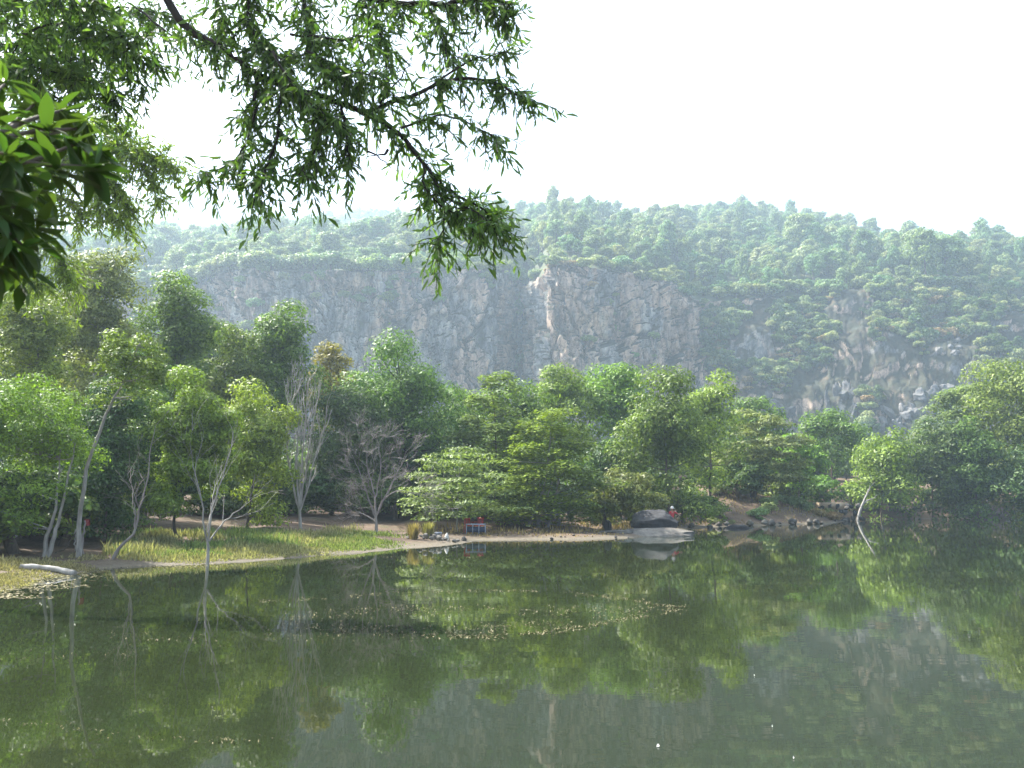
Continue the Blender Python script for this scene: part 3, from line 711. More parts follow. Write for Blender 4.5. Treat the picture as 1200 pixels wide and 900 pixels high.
scatter_stuff('hillside_forest', 'hazy green forest covering the upper hill to its ridge', W3[rest] - np.array([0, 0, 0.3]), sizes[rest] * 1.05, rots[rest], kinds[rest])
# woods on the back ridge
bp = []
for i in range(RB.shape[0] - 3):
    for j in range(RB.shape[1] - 1):
        for q in range(2):
            f = rng.random(2); bp.append(RB[i, j] * (1 - f[0]) * (1 - f[1]) + RB[i + 1, j] * f[0] * (1 - f[1]) + RB[i, j + 1] * f[1] * (1 - f[0]) + RB[i + 1, j + 1] * f[0] * f[1])
bp = np.array(bp); bp = bp[bp[:, 2] > 120]
scatter_stuff('back_ridge_forest', 'pale blue green forest on the ridge behind the hill', bp - np.array([0, 0, 0.5]), rng.uniform(1.0, 1.6, len(bp)), rng.random(len(bp)) * 6.28, rng.integers(0, 5, len(bp)))

# marked trees on the hill
def hill_single(label, px_, t_, kind, s, name='hillside_tree', group=None):
    w = hill_at(np.array([px_]), np.array([t_]))[0]
    o = obj(name, protos[kind], None, None, tuple(w - np.array([0, 0, 0.4]))); s = s * 1.35; o.scale = (s * 0.95, s * 0.95, s); o.rotation_euler = (0, 0, px_); tag(o, label, 'tree', group)
hill_single('tall open crowned tree standing out on the brow at right', 1085, 0.03, 6, 2.1)
hill_single('second tall tree joined to the one on the right brow', 1112, 0.05, 4, 2.0)
hill_single('round tree on the skyline near the right edge', 1160, 0.98, 1, 1.5)
hill_single('tree poking above the skyline over the middle of the cliff', 660, 0.98, 0, 1.3)
hill_single('highest bushy tree on the ridge right of centre', 868, 0.98, 4, 1.35)

# scrub along the cliff brow
shrub = [hill_proto(21, 'round', 'hill', 3.2, 2.4, 2200, 0.42), hill_proto(22, 'round', 'hillp', 3.0, 2.6, 2200, 0.42), hill_proto(23, 'sparse', 'hillp', 2.6, 2.4, 1500, 0.40),
         hill_proto(24, 'sparse', 'dry', 2.0, 2.0, 1300, 0.36), hill_proto(25, 'round', 'hill', 2.6, 2.8, 2200, 0.42),
         hill_proto(26, 'sparse', 'dark', 5.0, 1.7, 2400, 0.34), hill_proto(27, 'sparse', 'mid', 4.2, 1.5, 2000, 0.34), hill_proto(28, 'sparse', 'dark', 3.2, 2.2, 1700, 0.34)]  # dark-leaved ones carry the right slope's shade in their leaf colour
for me in shrub: me.name = 'shrub'
shrub_objs = {}
def put_shrub(p, k, s, label, group, sq=1.0, name='shrub'):
    s = s * (1.35 if p[1] > 150 else 1.0)
    o = obj(name, shrub[k], None, None, tuple(p)); o.scale = (s * rng.uniform(0.85, 1.25), s * rng.uniform(0.85, 1.25), s * sq); o.rotation_euler = (rng.normal() * 0.1, rng.normal() * 0.1, rng.random() * 6.28)
    tag(o, label, 'shrub', group); shrub_objs.setdefault(k, o)
for px_ in np.arange(100, 1230, 8.5):
    pp = px_ + rng.normal() * 3
    if 636 < pp < 684 or rng.random() < 0.08: continue
    left = pp < 500
    w = hill_at(np.array([pp]), np.array([rng.uniform(0.0, 0.035)]))[0]
    k = int(rng.choice([1, 1, 2, 0, 4] if left else [0, 1, 4, 0, 2]))
    put_shrub(w - np.array([0, 0.5, 0.9]), k, rng.uniform(0.9, 1.7) * (1.25 if left else 1.0), 'bushy scrub growing along the cliff brow', 'scrub along the cliff brow')
# shrubs on the cliff face and the stepped right slope
def cliff_at(px_, f):
    j = int(np.argmin(np.abs(cols - px_))); i = int(np.clip(f * (NR - 1), 0, NR - 1)); return CLIFF_P[i, j], CLIFF_N[i, j]
OUTCROPS = [('pale cracked outcrop, lowest above the right shore trees', 1050, 500, 7.5, 7.5), ('pale outcrop ridge right of the lowest one', 1078, 475, 8.5, 6.0), ('long grey outcrop at the right end of the ridge', 1118, 462, 9.5, 4.5),
        ('dark blue grey outcrop at the foot of the slope', 905, 480, 10, 7.0), ('dark outcrop between the shrubs in the slope middle', 985, 470, 7, 7), ('rust and white rock patch high on the right slope', 1112, 408, 6.0, 3.5)]
cnt = 0; more_shrubs = []
for q in range(6500):
    px_ = rng.uniform(818, 1235); f = rng.uniform(0.02, 0.97)
    gap = float(fbm(xyz(px_ * 0.018, f * 4.0, 0), 3, 201))
    if gap < 0.0 - 0.6 * sstep(0.45, 0.8, f): continue
    p, n_ = cliff_at(px_, f)
    yw_ = p[1] * CT + (p[2] - CAM_H) * ST; sx_, sy_ = 600 + FPX * p[0] / yw_, 450 - FPX * (-p[1] * ST + (p[2] - CAM_H) * CT) / yw_
    if any(abs(sx_ - a) < w * 3.0 and -h * 2.6 < sy_ - b_ < h * 4.5 for _, a, b_, w, h in OUTCROPS): continue
    k = int(rng.choice([5, 7, 7, 5, 7, 5, 3])); cnt += 1
    if cnt % 34:
        more_shrubs.append((*(p + n_ * 0.2 - np.array([0, 0, 0.5])), 0.35 + 1.2 * rng.random() ** 2, rng.random() * 6.28, k)); continue
    put_shrub(p + n_ * 0.2 - np.array([0, 0, 0.5]), k, rng.uniform(0.8, 1.5), 'dull green shrub growing on the stepped slope right of the cliff', 'shrubs on the slope right of the cliff')
    if cnt >= 1900: break
for q in range(70):
    px_ = rng.choice([rng.uniform(150, 330), rng.uniform(330, 600), rng.uniform(690, 840)]); f = rng.uniform(0.55, 1.0) if px_ < 330 else rng.uniform(0.3, 1.0) if px_ > 640 else rng.uniform(0.84, 1.0)
    p, n_ = cliff_at(px_, f)
    put_shrub(p + n_ * 0.1 - np.array([0, 0, 0.8]), int(rng.choice([0, 4, 2, 1])), rng.uniform(0.5, 1.0), 'hanging shrub rooted in the cliff face below the brow', 'shrubs hanging on the cliff face', 1.2)
for q in range(16):     # creepers in the dark cleft
    p, n_ = cliff_at(rng.uniform(598, 624), rng.uniform(0.35, 1.0))
    put_shrub(p + n_ * 0.3 - np.array([0, 0, 0.8]), int(rng.choice([0, 4])), rng.uniform(0.7, 1.2), 'dark creeper hanging in the cleft left of the rock pillar', 'creepers in the cliff cleft', 1.4)
for i, px_ in enumerate((640, 646, 653, 660, 667, 674, 681, 633, 690)):
    p, n_ = cliff_at(px_, 0.995 if i < 7 else 0.9)
    put_shrub(p + np.array([0, 0.8, -0.4]), 3 if i % 4 != 2 else 1, rng.uniform(0.8, 1.2), 'dry reddish brown tuft on top of the pale rock pillar', 'dry tufts on the rock pillar')

# shrubs and rough cover on the brown bank at the right
for q in range(90):     # creepers and bushes covering the far left of the cliff
    p, n_ = cliff_at(rng.uniform(40, 245), rng.uniform(0.45, 1.0)); more_shrubs.append((*(p + n_ * 0.2 - np.array([0, 0, 0.8])), rng.uniform(0.8, 1.8), rng.random() * 6.28, int(rng.choice([0, 4, 1]))))
more_shrubs = np.array(more_shrubs)
scatter_stuff('slope_scrub', 'tangled green scrub covering the stepped slope and cliff ledges', more_shrubs[:, :3], more_shrubs[:, 3], more_shrubs[:, 4], more_shrubs[:, 5], shrub_objs)
for q in range(100):
    px_ = rng.uniform(805, 1000); Y = rng.uniform(70, 100) if px_ < 900 else rng.uniform(86, 108)
    x = (px_ - 600) / FPX * Y
    if lake_sd(np.array([x]), np.array([Y]))[0] < 0.8: continue
    put_shrub((x, Y, tz(x, Y) - 0.1), int(rng.choice([3, 3, 2, 4, 2])), rng.uniform(0.15, 0.55), 'low dry bush on the brown earth bank', 'low bushes on the brown bank', name='dry_bush')

# ------------------------------------------------------------------ bushes in the shade under the trees
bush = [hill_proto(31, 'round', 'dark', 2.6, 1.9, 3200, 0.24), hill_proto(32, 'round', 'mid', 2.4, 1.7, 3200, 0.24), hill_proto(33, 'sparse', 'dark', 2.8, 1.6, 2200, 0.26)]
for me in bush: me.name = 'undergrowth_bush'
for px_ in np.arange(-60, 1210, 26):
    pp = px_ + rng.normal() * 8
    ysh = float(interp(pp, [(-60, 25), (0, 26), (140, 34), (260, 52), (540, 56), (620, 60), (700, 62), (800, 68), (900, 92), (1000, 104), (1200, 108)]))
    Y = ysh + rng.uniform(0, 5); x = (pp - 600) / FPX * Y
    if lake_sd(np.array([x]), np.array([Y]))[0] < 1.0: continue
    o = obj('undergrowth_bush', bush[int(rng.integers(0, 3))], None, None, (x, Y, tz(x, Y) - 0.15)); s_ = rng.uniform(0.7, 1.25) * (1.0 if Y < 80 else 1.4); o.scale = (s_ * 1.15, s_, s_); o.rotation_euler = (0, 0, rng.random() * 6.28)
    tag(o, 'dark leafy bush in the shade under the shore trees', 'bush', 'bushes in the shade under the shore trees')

bush_objs = {}
for o in sc.objects:
    if o.name.startswith('undergrowth_bush'): bush_objs.setdefault(bush.index(o.data), o)
q = np.stack([rng.uniform(-230, 240, 5200), rng.uniform(58, 280, 5200)], -1); q = q[(lake_sd(q[:, 0], q[:, 1]) > 14) & (np.abs(q[:, 0] / q[:, 1]) < 0.9)]
q = q[(q[:, 0] < 10) | (lake_sd(q[:, 0], q[:, 1]) > 20)]
scatter_stuff('lowland_scrub', 'green thicket on the low ground between the shore trees and the cliff', np.stack([q[:, 0], q[:, 1], terrain(q[:, 0], q[:, 1]) - 0.2], -1), rng.uniform(0.9, 2.0, len(q)), rng.random(len(q)) * 6.28, rng.integers(0, 3, len(q)), bush_objs)
# ------------------------------------------------------------------ grass on the spit
def grass(name, label, n, region, hmin, hmax, mat, seed, wid=0.022):
    r_ = np.random.default_rng(seed); X, Yv, Hs = [], [], []
    px_ = r_.uniform(region[0], region[1], n * 3); sdv = r_.uniform(region[2], region[3], n * 3)
    Yq = r_.uniform(region[4], region[5], n * 3); Xq = (px_ - 600) / FPX * Yq
    sd_ = lake_sd(Xq, Yq); patchy = fbm(xyz(Xq * 0.5, Yq * 0.5, 0), 3, seed)
    fade = np.minimum(px_ - region[0], region[1] - px_) / 55.0
    ok = (r_.random(len(sd_)) < fade) & (sd_ > region[2]) & (sd_ < region[3]) & (patchy > -0.45 + 0.5 * r_.random(len(sd_)) * (sd_ > region[3] * 0.6))
    Xq, Yq, patchy = Xq[ok][:n], Yq[ok][:n], patchy[ok][:n]; n = len(Xq)
    Z = terrain(Xq, Yq); Hq = r_.uniform(hmin, hmax, n) * r_.uniform(0.5, 1, n) * (1 + 0.6 * patchy) * np.clip(0.2 + lake_sd(Xq, Yq) / 4.0, 0.2, 0.85)
    an = r_.random(n) * 6.28; lean = r_.uniform(0.05, 0.45, n) * Hq; la = r_.random(n) * 6.28
    b_ = np.stack([np.cos(an), np.sin(an), 0 * an], -1) * wid * r_.uniform(0.7, 1.5, n)[:, None]
    base = np.stack([Xq, Yq, Z - 0.03], -1); ld = np.stack([np.cos(la), np.sin(la), 0 * la], -1)
    midp = base + ld * (lean * 0.3)[:, None] + np.array([0, 0, 1]) * (Hq * 0.6)[:, None]; tip = base + ld * lean[:, None] + np.array([0, 0, 1]) * Hq[:, None]
    V = np.stack([base - b_, base + b_, midp + b_ * 0.8, midp - b_ * 0.8, tip], 1).reshape(-1, 3)
    i = np.arange(n)[:, None] * 5
    o = obj(name, mesh(name, V, i + np.array([[0, 1, 2, 3]]), i + np.array([[3, 2, 4]])), mat); tag(o, label, 'grass', kind='stuff')
STRAW = leaf_mat('grass_straw', (0.095, 0.092, 0.048), (0.19, 0.176, 0.098), trans=0.3)
GREENG = leaf_mat('grass_green', (0.06, 0.085, 0.028), (0.14, 0.165, 0.06), trans=0.3)
grass('tall_grass', 'tall yellow green grass on the spit at the left bank', 20000, (128, 430, 0.1, 8.0, 27, 48), 0.18, 0.48, STRAW, 51)
grass('tall_grass', 'tall fresh green grass behind the straw coloured grass', 14000, (130, 360, 1.0, 9.0, 28, 48), 0.25, 0.55, GREENG, 57)
grass('short_grass', 'short bright green grass around the broom shaped dead tree', 12000, (290, 490, 0.3, 6.0, 33, 52), 0.12, 0.30, GREENG, 53)
grass('straw_grass', 'pale flattened straw along the left waterline', 30000, (-60, 190, -0.4, 2.8, 15, 34), 0.10, 0.30, STRAW, 54, 0.02)
grass('tuft_grass', 'thin dry weeds on the brown bank and shore', 7000, (500, 1000, 0.6, 9.0, 46, 100), 0.12, 0.45, LEAF['dry'], 55, 0.035)
for lab, a, b_ in (('yellow dry tuft left of its twin behind the stone heap', 486, 630), ('yellow dry tuft right of its twin behind the stone heap', 503, 629)):
    r_ = np.random.default_rng(a); g0 = gpix(a, b_ + 1, 0.3); Y = g0[1] + 0.8; x = (a - 600) / FPX * Y; z = tz(x, Y)
    n = 420; an = r_.random(n) * 6.28; out = np.stack([np.cos(an), np.sin(an), 0 * an], -1); Hq = r_.uniform(0.4, 0.95, n)
    base = out * r_.random(n)[:, None] * 0.18; base[:, 2] -= 0.05; tip = base + out * (r_.random(n) * 0.35)[:, None] + np.array([0, 0, 1]) * Hq[:, None]
    sd_ = np.cross(out, (0, 0, 1)) * 0.02; md_ = base * 0.4 + tip * 0.6 - out * 0.03
    V = np.stack([base - sd_, base + sd_, md_ + sd_, md_ - sd_, tip], 1).reshape(-1, 3); i = np.arange(n)[:, None] * 5
    o = obj('grass_tuft', mesh('grass_tuft', V, i + np.array([[0, 1, 2, 3]]), i + np.array([[3, 2, 4]])), leaf_mat('tuft_yellow', (0.13, 0.115, 0.045), (0.22, 0.19, 0.085)), None, (x, Y, z)); tag(o, lab, 'grass tuft', 'yellow dry tufts')

# ------------------------------------------------------------------ floating leaves on the water
def diamonds(Pq, size, seed, z=0.006):
    r_ = np.random.default_rng(seed); n = len(Pq); an = r_.random(n) * 6.28; s_ = size * r_.uniform(0.5, 1.3, n)
    a = np.stack([np.cos(an), np.sin(an), 0 * an], -1) * s_[:, None] / 2; b_ = np.stack([-np.sin(an), np.cos(an), 0 * an], -1) * (s_ * r_.uniform(0.3, 0.5, n))[:, None] / 2
    Pq = Pq.copy(); Pq[:, 2] = z + r_.random(n) * 0.003; a[:, 2] = r_.random(n) * 0.012
    return leaf_quads(Pq, a, b_)
def band(path, n, spread, r_):
    p = spline(np.array([(a, b_, 0) for a, b_ in path], float), 200); k = r_.integers(0, 200, n)
    k = np.where(r_.random(n) < 0.6, np.clip(k + r_.normal(size=n) * 2, 0, 199), k).astype(int)
    q = p[k][:, :2] + np.stack([r_.normal(size=n) * 5, r_.normal(size=n) * spread], -1)
    clump = vnoise(xyz(q[:, 0] * 0.06, q[:, 1] * 0.3, 0), 4)
    q = q[(clump > -0.35) & (q[:, 1] > 628)]
    return np.array([gpix(a, b_) for a, b_ in q])
r_ = np.random.default_rng(5)
BANDS = [([(300, 706), (400, 699), (500, 694), (600, 692), (690, 697), (760, 706), (800, 713)], 1100, 1.2), ([(800, 713), (740, 724), (660, 738), (580, 746), (500, 745)], 1000, 2.0),
         ([(340, 722), (440, 716), (540, 714), (660, 716), (770, 714)], 900, 3.5), ([(330, 733), (430, 738), (520, 742), (600, 734), (700, 726)], 900, 4.0), ([(130, 742), (240, 752), (360, 745), (470, 735)], 260, 4.0),
         ([(0, 846), (70, 852), (150, 862), (240, 868), (330, 866)], 150, 2.5), ([(0, 768), (80, 772), (160, 765)], 110, 4), ([(330, 640), (430, 652), (520, 653), (578, 653)], 500, 1.0), ([(130, 676), (220, 668), (330, 660), (450, 648)], 1400, 2.2)]
F_ = np.concatenate([band(p, n, s_, r_) for p, n, s_ in BANDS])
F_ = F_[lake_sd(F_[:, 0], F_[:, 1]) < 0.02]
m, t, b = new_mat('floating_leaf'); ge = t.nodes.new('ShaderNodeNewGeometry')
t.links.new(ramp(t, ge.outputs['Random Per Island'], [(0.0, (0.07, 0.065, 0.025)), (0.5, (0.15, 0.13, 0.06)), (1.0, (0.25, 0.22, 0.13))]), b.inputs['Base Color']); FLOAT = m
near_f = F_[:, 1] < 12
V1, F1 = diamonds(F_[~near_f], 0.042, 3); V2, F2 = diamonds(F_[near_f], 0.026, 4)
o = obj('floating_leaves', mesh('floating_leaves', np.concatenate([V1, V2]), np.concatenate([F1, F2 + len(V1)])), FLOAT); tag(o, 'curved drifts of fallen leaves floating on the green water', 'leaves', kind='stuff')
q = np.stack([r_.uniform(-30, 260, 9000), r_.uniform(660, 702, 9000)], -1); W_ = np.array([gpix(a, b_) for a, b_ in q]); s_ = lake_sd(W_[:, 0], W_[:, 1])
k = (s_ < 0.02) & (-s_ < 1.7 * r_.random(9000) ** 1.5 + 0.5 * (vnoise(xyz(W_[:, 0] * 0.7, W_[:, 1] * 0.7, 0), 3)))
V1, F1 = diamonds(W_[k], 0.12, 6); o = obj('floating_scum', mesh('floating_scum', V1, F1), FLOAT); tag(o, 'mat of straw and leaves floating along the left waterline', 'leaves', kind='stuff')
m, t, b = new_mat('white_litter'); b.inputs['Base Color'].default_value = (0.50, 0.49, 0.45, 1); WHITE = m
for lab, a, b_, sz in (('largest white scrap floating near the bottom of the view', 771, 875, 0.012), ('small white scrap floating above the largest one', 884, 776 + 16, 0.006), ('small pale scrap floating in the right middle of the water', 905, 852, 0.005), ('tiny pale scrap floating at the lower right', 930, 889, 0.005)):
    g = Geo(); g.add([(-sz, -sz * 0.5, 0), (sz * 0.8, -sz * 0.7, 0.004), (sz, sz * 0.6, 0.012), (-sz * 0.6, sz * 0.8, 0.006)], [[0, 1, 2, 3]]); g.add([(-sz * 0.6, sz * 0.8, 0.006), (sz, sz * 0.6, 0.012), (sz * 0.5, sz * 1.3, 0.02), (-sz * 0.2, sz * 1.2, 0.018)], [[0, 1, 2, 3]])
    p = gpix(a, b_, 0.004); o = obj('floating_scrap', g.mesh('floating_scrap'), WHITE, None, tuple(p)); tag(o, lab, 'litter', 'white scraps on the water')

# ------------------------------------------------------------------ rocks
def rock(seed, rx, ry, rz, sub=3, cuts=30, rough=0.06):
    r_ = np.random.default_rng(seed); bm = bmesh.new(); bmesh.ops.create_icosphere(bm, subdivisions=sub, radius=1.0)
    V = np.array([v.co[:] for v in bm.verts]); F = np.array([[v.index for v in f.verts] for f in bm.faces]); bm.free()
    for n_ in unit(r_, cuts):
        d = V @ n_ - r_.uniform(0.45, 0.88); V = np.where((d > 0)[:, None], V - d[:, None] * n_, V)
    V = V * (1 + rough * 1.6 * fbm(V * 2.6 + seed, 4, seed))[:, None]
    return mesh('rock', V * np.array([rx, ry, rz]), F)
ROCK_DARK = rock_mat('rock_dark', [(0.022, 0.022, 0.024), (0.045, 0.045, 0.047), (0.09, 0.087, 0.082)], 0.15, 2.5)
ROCK_PALE = rock_mat('rock_pale', [(0.10, 0.092, 0.078), (0.15, 0.138, 0.12), (0.20, 0.187, 0.162)], 0.1, 2.5)
ROCK_MID = rock_mat('rock_mid', [(0.07, 0.062, 0.052), (0.11, 0.098, 0.083), (0.16, 0.145, 0.125)], 0.25, 2.0)
def put_rock(label, px_, py_, Y, w, h, d, mat, seed, cat='rock', name='rock', group=None, sink=0.25, parent=None, rz_=0, z=None, sub=3):
    x = (px_ - 600) / FPX * Y * FC; zz_ = tz(x, Y) if z is None else z
    o = obj(name, rock(seed, w / 2, d / 2, h / 2 / (1 - sink), sub), mat, parent, (x, Y, zz_ + h - h / 2 / (1 - sink))); o.rotation_euler = (0, 0, rz_)
    if label: tag(o, label, cat, group)
    return o
put_rock('large dark grey boulder with sloping back at the point of the shore', 769, 606, 52.5, 5.4, 1.75, 3.0, ROCK_DARK, 42, 'boulder', 'boulder', sub=5)
put_rock('pale flat rock slab at the waterline under the dark boulder', 760, 625, 51.0, 8.4, 0.62, 4.0, ROCK_PALE, 48, 'rock slab', 'rock_slab', sub=5, sink=0.55)
put_rock('low pale rock shelf running left from the boulder', 722, 625, 50.5, 3.4, 0.32, 2.4, ROCK_PALE, 49, 'rock slab', 'rock_slab', sub=4, sink=0.55)
put_rock('small round dark stone at the foot of the upright trunk', 712, 613, 51.5, 0.75, 0.85, 0.7, ROCK_DARK, 45, 'stone', 'stone')
put_rock('second dark boulder at the water right of the big one', 858, 612, 66.5, 3.4, 1.2, 2.0, ROCK_DARK, 47, 'boulder', 'boulder')
r_ = np.random.default_rng(99)
for i in range(20):
    a = 808 + i * 9 + r_.normal() * 8; Y = float(interp(a, [(p[0], gpix(*p)[1]) for p in shore_px[-8:]])) + r_.uniform(-0.3, 1.2); w = r_.uniform(0.35, 1.3)
    put_rock('brown grey rock in the row along the right waterline', a, 0, Y, w, w * r_.uniform(0.4, 0.7), w, [ROCK_MID, ROCK_PALE, ROCK_MID][i % 3], 200 + i, 'rock', 'shore_rock', 'rocks along the right waterline', sub=2, rz_=r_.random() * 6)
for i in range(16):
    a = r_.uniform(580, 735); Y = 44.5 + r_.uniform(0.0, 4.5); w = r_.uniform(0.10, 0.30)
    put_rock('small stone lying on the muddy shore', a, 0, Y, w, w * 0.6, w, ROCK_MID, 300 + i, 'stone', 'shore_stone', 'stones on the muddy shore', sub=2)
hp = gpix(508, 634, 0.25); hx, hy = (508 - 600) / FPX * 41.0, 41.0
heap = empty('stone_heap', (hx, hy, tz(hx, hy)), 'low heap of whitish rubble at the end of the grassy spit', 'stone heap')
for i in range(34):
    dx = r_.normal() * 0.62; dy = r_.normal() * 0.35; w = r_.uniform(0.16, 0.42); lift = max(0, 0.30 - 0.28 * abs(dx)) * r_.random()
    o = obj('stone', rock(400 + i, w / 2, w / 2 * r_.uniform(0.7, 1), w * 0.35, 2), ROCK_PALE, heap, (dx, dy, lift + w * 0.15 + tz(hx + dx, hy + dy) - tz(hx, hy))); o.rotation_euler = tuple(r_.random(3) * 0.6)
put_rock('single pale stone between the rubble heap and the blue table', 544, 632, 42.5, 0.5, 0.25, 0.4, ROCK_PALE, 61, 'stone', 'stone')
# rubble terrace wall on the right bank
wx0, wx1, wyy = (948 - 600) / FPX * 92, (1004 - 600) / FPX * 92, 92.0
zb = tz((wx0 + wx1) / 2, wyy) - 0.8
wall = empty('rubble_wall', ((wx0 + wx1) / 2, wyy, zb), 'dark rubble retaining wall under the sandy terrace at right', 'wall')
for row in range(4):
    for i in range(10):
        w = (wx1 - wx0) / 10
        o = obj('stone', rock(500 + row * 10 + i, w * 0.62, 0.55, 0.46, 2), ROCK_DARK if (row + i) % 3 else ROCK_MID, wall, (wx0 + (i + 0.5 + 0.25 * (row % 2)) * w - (wx0 + wx1) / 2 + r_.normal() * 0.25, 0.2 * row + r_.normal() * 0.15, 0.35 + row * 0.66 + r_.normal() * 0.12)); o.rotation_euler = tuple(r_.normal(size=3) * 0.4)
m, t, b = new_mat('terrace_sand'); nn = noise_node(t, 1.5, 5); t.links.new(ramp(t, nn, [(0.3, (0.30, 0.22, 0.14)), (0.7, (0.46, 0.36, 0.24))]), b.inputs['Base Color'])
g = Geo(); g.box(((wx0 + wx1) / 2 + 0.2, wyy + 3.3, zb + 2.35), ((wx1 - wx0) / 2 - 1.3, 2.3, 0.45)); o = obj('terrace', g.mesh('terrace'), m); tag(o, kind='structure')
# outcrops on the right slope
def on_slope(px_, py_):
    j = int(np.argmin(np.abs(cols - px_))); best = None
    colp = CLIFF_P[:, j]; yw = (colp[:, 1]) * CT + (colp[:, 2] - CAM_H) * ST; zw = -(colp[:, 1]) * ST + (colp[:, 2] - CAM_H) * CT
    pyy = 450 - FPX * zw / yw; i = int(np.argmin(np.abs(pyy - py_))); return colp[i]
for i, (lab, a, b_, w, h) in enumerate(OUTCROPS):

    p = on_slope(a, b_); ro = np.random.default_rng(800 + i)
    root = empty('rock_outcrop', tuple(p), lab, 'rock outcrop', 'rock outcrops on the slope')
    mt = rock_mat('outcrop_rock', [(0.09, 0.09, 0.095), (0.14, 0.138, 0.136), (0.22, 0.205, 0.19)] if i not in (3, 4) else [(0.055, 0.056, 0.062), (0.09, 0.09, 0.093), (0.14, 0.127, 0.113)], 0.3, 1.2)
    for q in range(9):
        dx, dz = ro.uniform(-0.5, 0.5) * w, ro.uniform(-0.5, 0.5) * h
        pq = on_slope(a + dx * 5.5, b_ - dz * 5.0); sw = KD * w * ro.uniform(0.22, 0.42)
        o = obj('rock', rock(700 + i * 20 + q, sw * 0.5, sw * 0.45, KD * h * ro.uniform(0.22, 0.4), 4, 34, 0.13), mt, root, tuple(pq - p + np.array([0, -0.4, 0]))); o.rotation_euler = tuple(ro.normal(size=3) * 0.3)

# ------------------------------------------------------------------ things on the shore
def plain(name, col, rough=0.5):
    m, t, b = new_mat(name); n_ = noise_node(t, 9, 4); t.links.new(mixc(t, 1.0, col, ramp(t, n_, [(0.3, (0.8,) * 3), (0.7, (1.15,) * 3)]), 'MULTIPLY'), b.inputs['Base Color']); b.inputs['Roughness'].default_value = rough; return m
BLUE, PWHITE, RED, DBLUE = plain('blue_paint', (0.10, 0.13, 0.24)), plain('white_blue_paint', (0.27, 0.30, 0.38)), plain('red_plastic', (0.42, 0.035, 0.04)), plain('dark_blue', (0.05, 0.07, 0.11))
def stand(px_, Y): x = (px_ - 600) / FPX * Y * FC; return (x, Y, tz(x, Y))
p = stand(558, 47.5); tb = empty('garden_table', p, 'low blue slatted table on white legs at the waterline', 'table')
for i in range(5): g = Geo(); g.box((0, -0.2 + 0.1 * i, 0.56), (0.56, 0.044, 0.015)); obj('slat', g.mesh('slat'), BLUE, tb)
g = Geo()
for s_ in (-1, 1): g.box((0, s_ * 0.255, 0.555), (0.58, 0.012, 0.03)); g.box((s_ * 0.575, 0, 0.555), (0.012, 0.24, 0.03))
obj('frame', g.mesh('frame'), PWHITE, tb)
for x in (-0.55, -0.18, 0.18, 0.55):
    for y in (-0.22, 0.22): g = Geo(); g.box((x, y, 0.25), (0.022, 0.022, 0.28)); obj('leg', g.mesh('leg'), PWHITE, tb)
g = Geo(); g.box((0, 0.05, 0.25), (0.53, 0.12, 0.16)); obj('storage_box', g.mesh('storage_box'), DBLUE, tb)
def chair(px_, Y, rz_, lab):
    c_ = empty('plastic_chair', stand(px_, Y), lab, 'chair', 'red plastic chairs by the table'); c_.rotation_euler = (0, 0, rz_)
    g = Geo(); g.box((0, 0, 0.43), (0.22, 0.21, 0.018)); obj('seat', g.mesh('seat'), RED, c_)
    for q in (-0.15, -0.05, 0.05, 0.15): g = Geo(); g.tube(spline([(q, 0.20, 0.44), (q, 0.25, 0.65), (q, 0.29, 0.84)], 5), 0.026, 6); obj('back_slat', g.mesh('back_slat'), RED, c_)
    g = Geo(); g.box((0, 0.295, 0.86), (0.22, 0.018, 0.05)); obj('backrest', g.mesh('backrest'), RED, c_)
    for s_ in (-1, 1):
        g = Geo(); g.tube(spline([(s_ * 0.23, 0.22, 0.64), (s_ * 0.25, 0, 0.65), (s_ * 0.24, -0.2, 0.62)], 6), 0.024, 6); obj('armrest', g.mesh('armrest'), RED, c_)
        for y in (-0.2, 0.2): g = Geo(); g.tube([(s_ * 0.2, y, 0.44), (s_ * 0.235, y * 1.15, 0.0)], [0.028, 0.022], 6); obj('leg', g.mesh('leg'), RED, c_)
chair(549, 48.6, 0.3, 'red plastic chair behind the left end of the blue table')
chair(561, 49.0, -0.4, 'red plastic chair behind the middle of the blue table')
p = stand(514, 42.0); cb = empty('cooler_box', p, 'small dark blue box behind the rubble heap', 'box')
g = Geo(); g.box((0, 0, 0.15), (0.18, 0.13, 0.15)); obj('body', g.mesh('body'), DBLUE, cb); g = Geo(); g.box((0, 0, 0.32), (0.19, 0.14, 0.02)); obj('lid', g.mesh('lid'), PWHITE, cb)
p = stand(524, 41.2); g = Geo(); g.tube(spline([(0, 0, -0.05), (0, 0, 0.15), (0.01, 0, 0.3), (0.02, 0, 0.40)], 8), [0.10, 0.11, 0.115, 0.11, 0.10, 0.07, 0.04, 0.035], 10)
o = obj('water_jug', g.mesh('water_jug', smooth=True), WHITE, None, p); tag(o, 'small white jug standing at the tip of the spit', 'jug')
p = stand(648, 53.2); be = empty('bench', p, 'pale blue grey bench under the broad tiered tree', 'bench'); be.rotation_euler = (0, 0, 0.3)
for i in range(3): g = Geo(); g.box((0, -0.13 + 0.13 * i, 0.43), (0.5, 0.055, 0.016)); obj('seat_slat', g.mesh('seat_slat'), PWHITE, be)
for i in range(2): g = Geo(); g.box((0, 0.22 + 0.02 * i, 0.62 + 0.14 * i), (0.5, 0.014, 0.05)); obj('back_slat', g.mesh('back_slat'), PWHITE, be)
for x in (-0.42, 0.42):
    for y in (-0.16, 0.2): g = Geo(); g.box((x, y, 0.2 if y < 0 else 0.4), (0.025, 0.02, 0.215 if y < 0 else 0.42)); obj('leg', g.mesh('leg'), PWHITE, be)
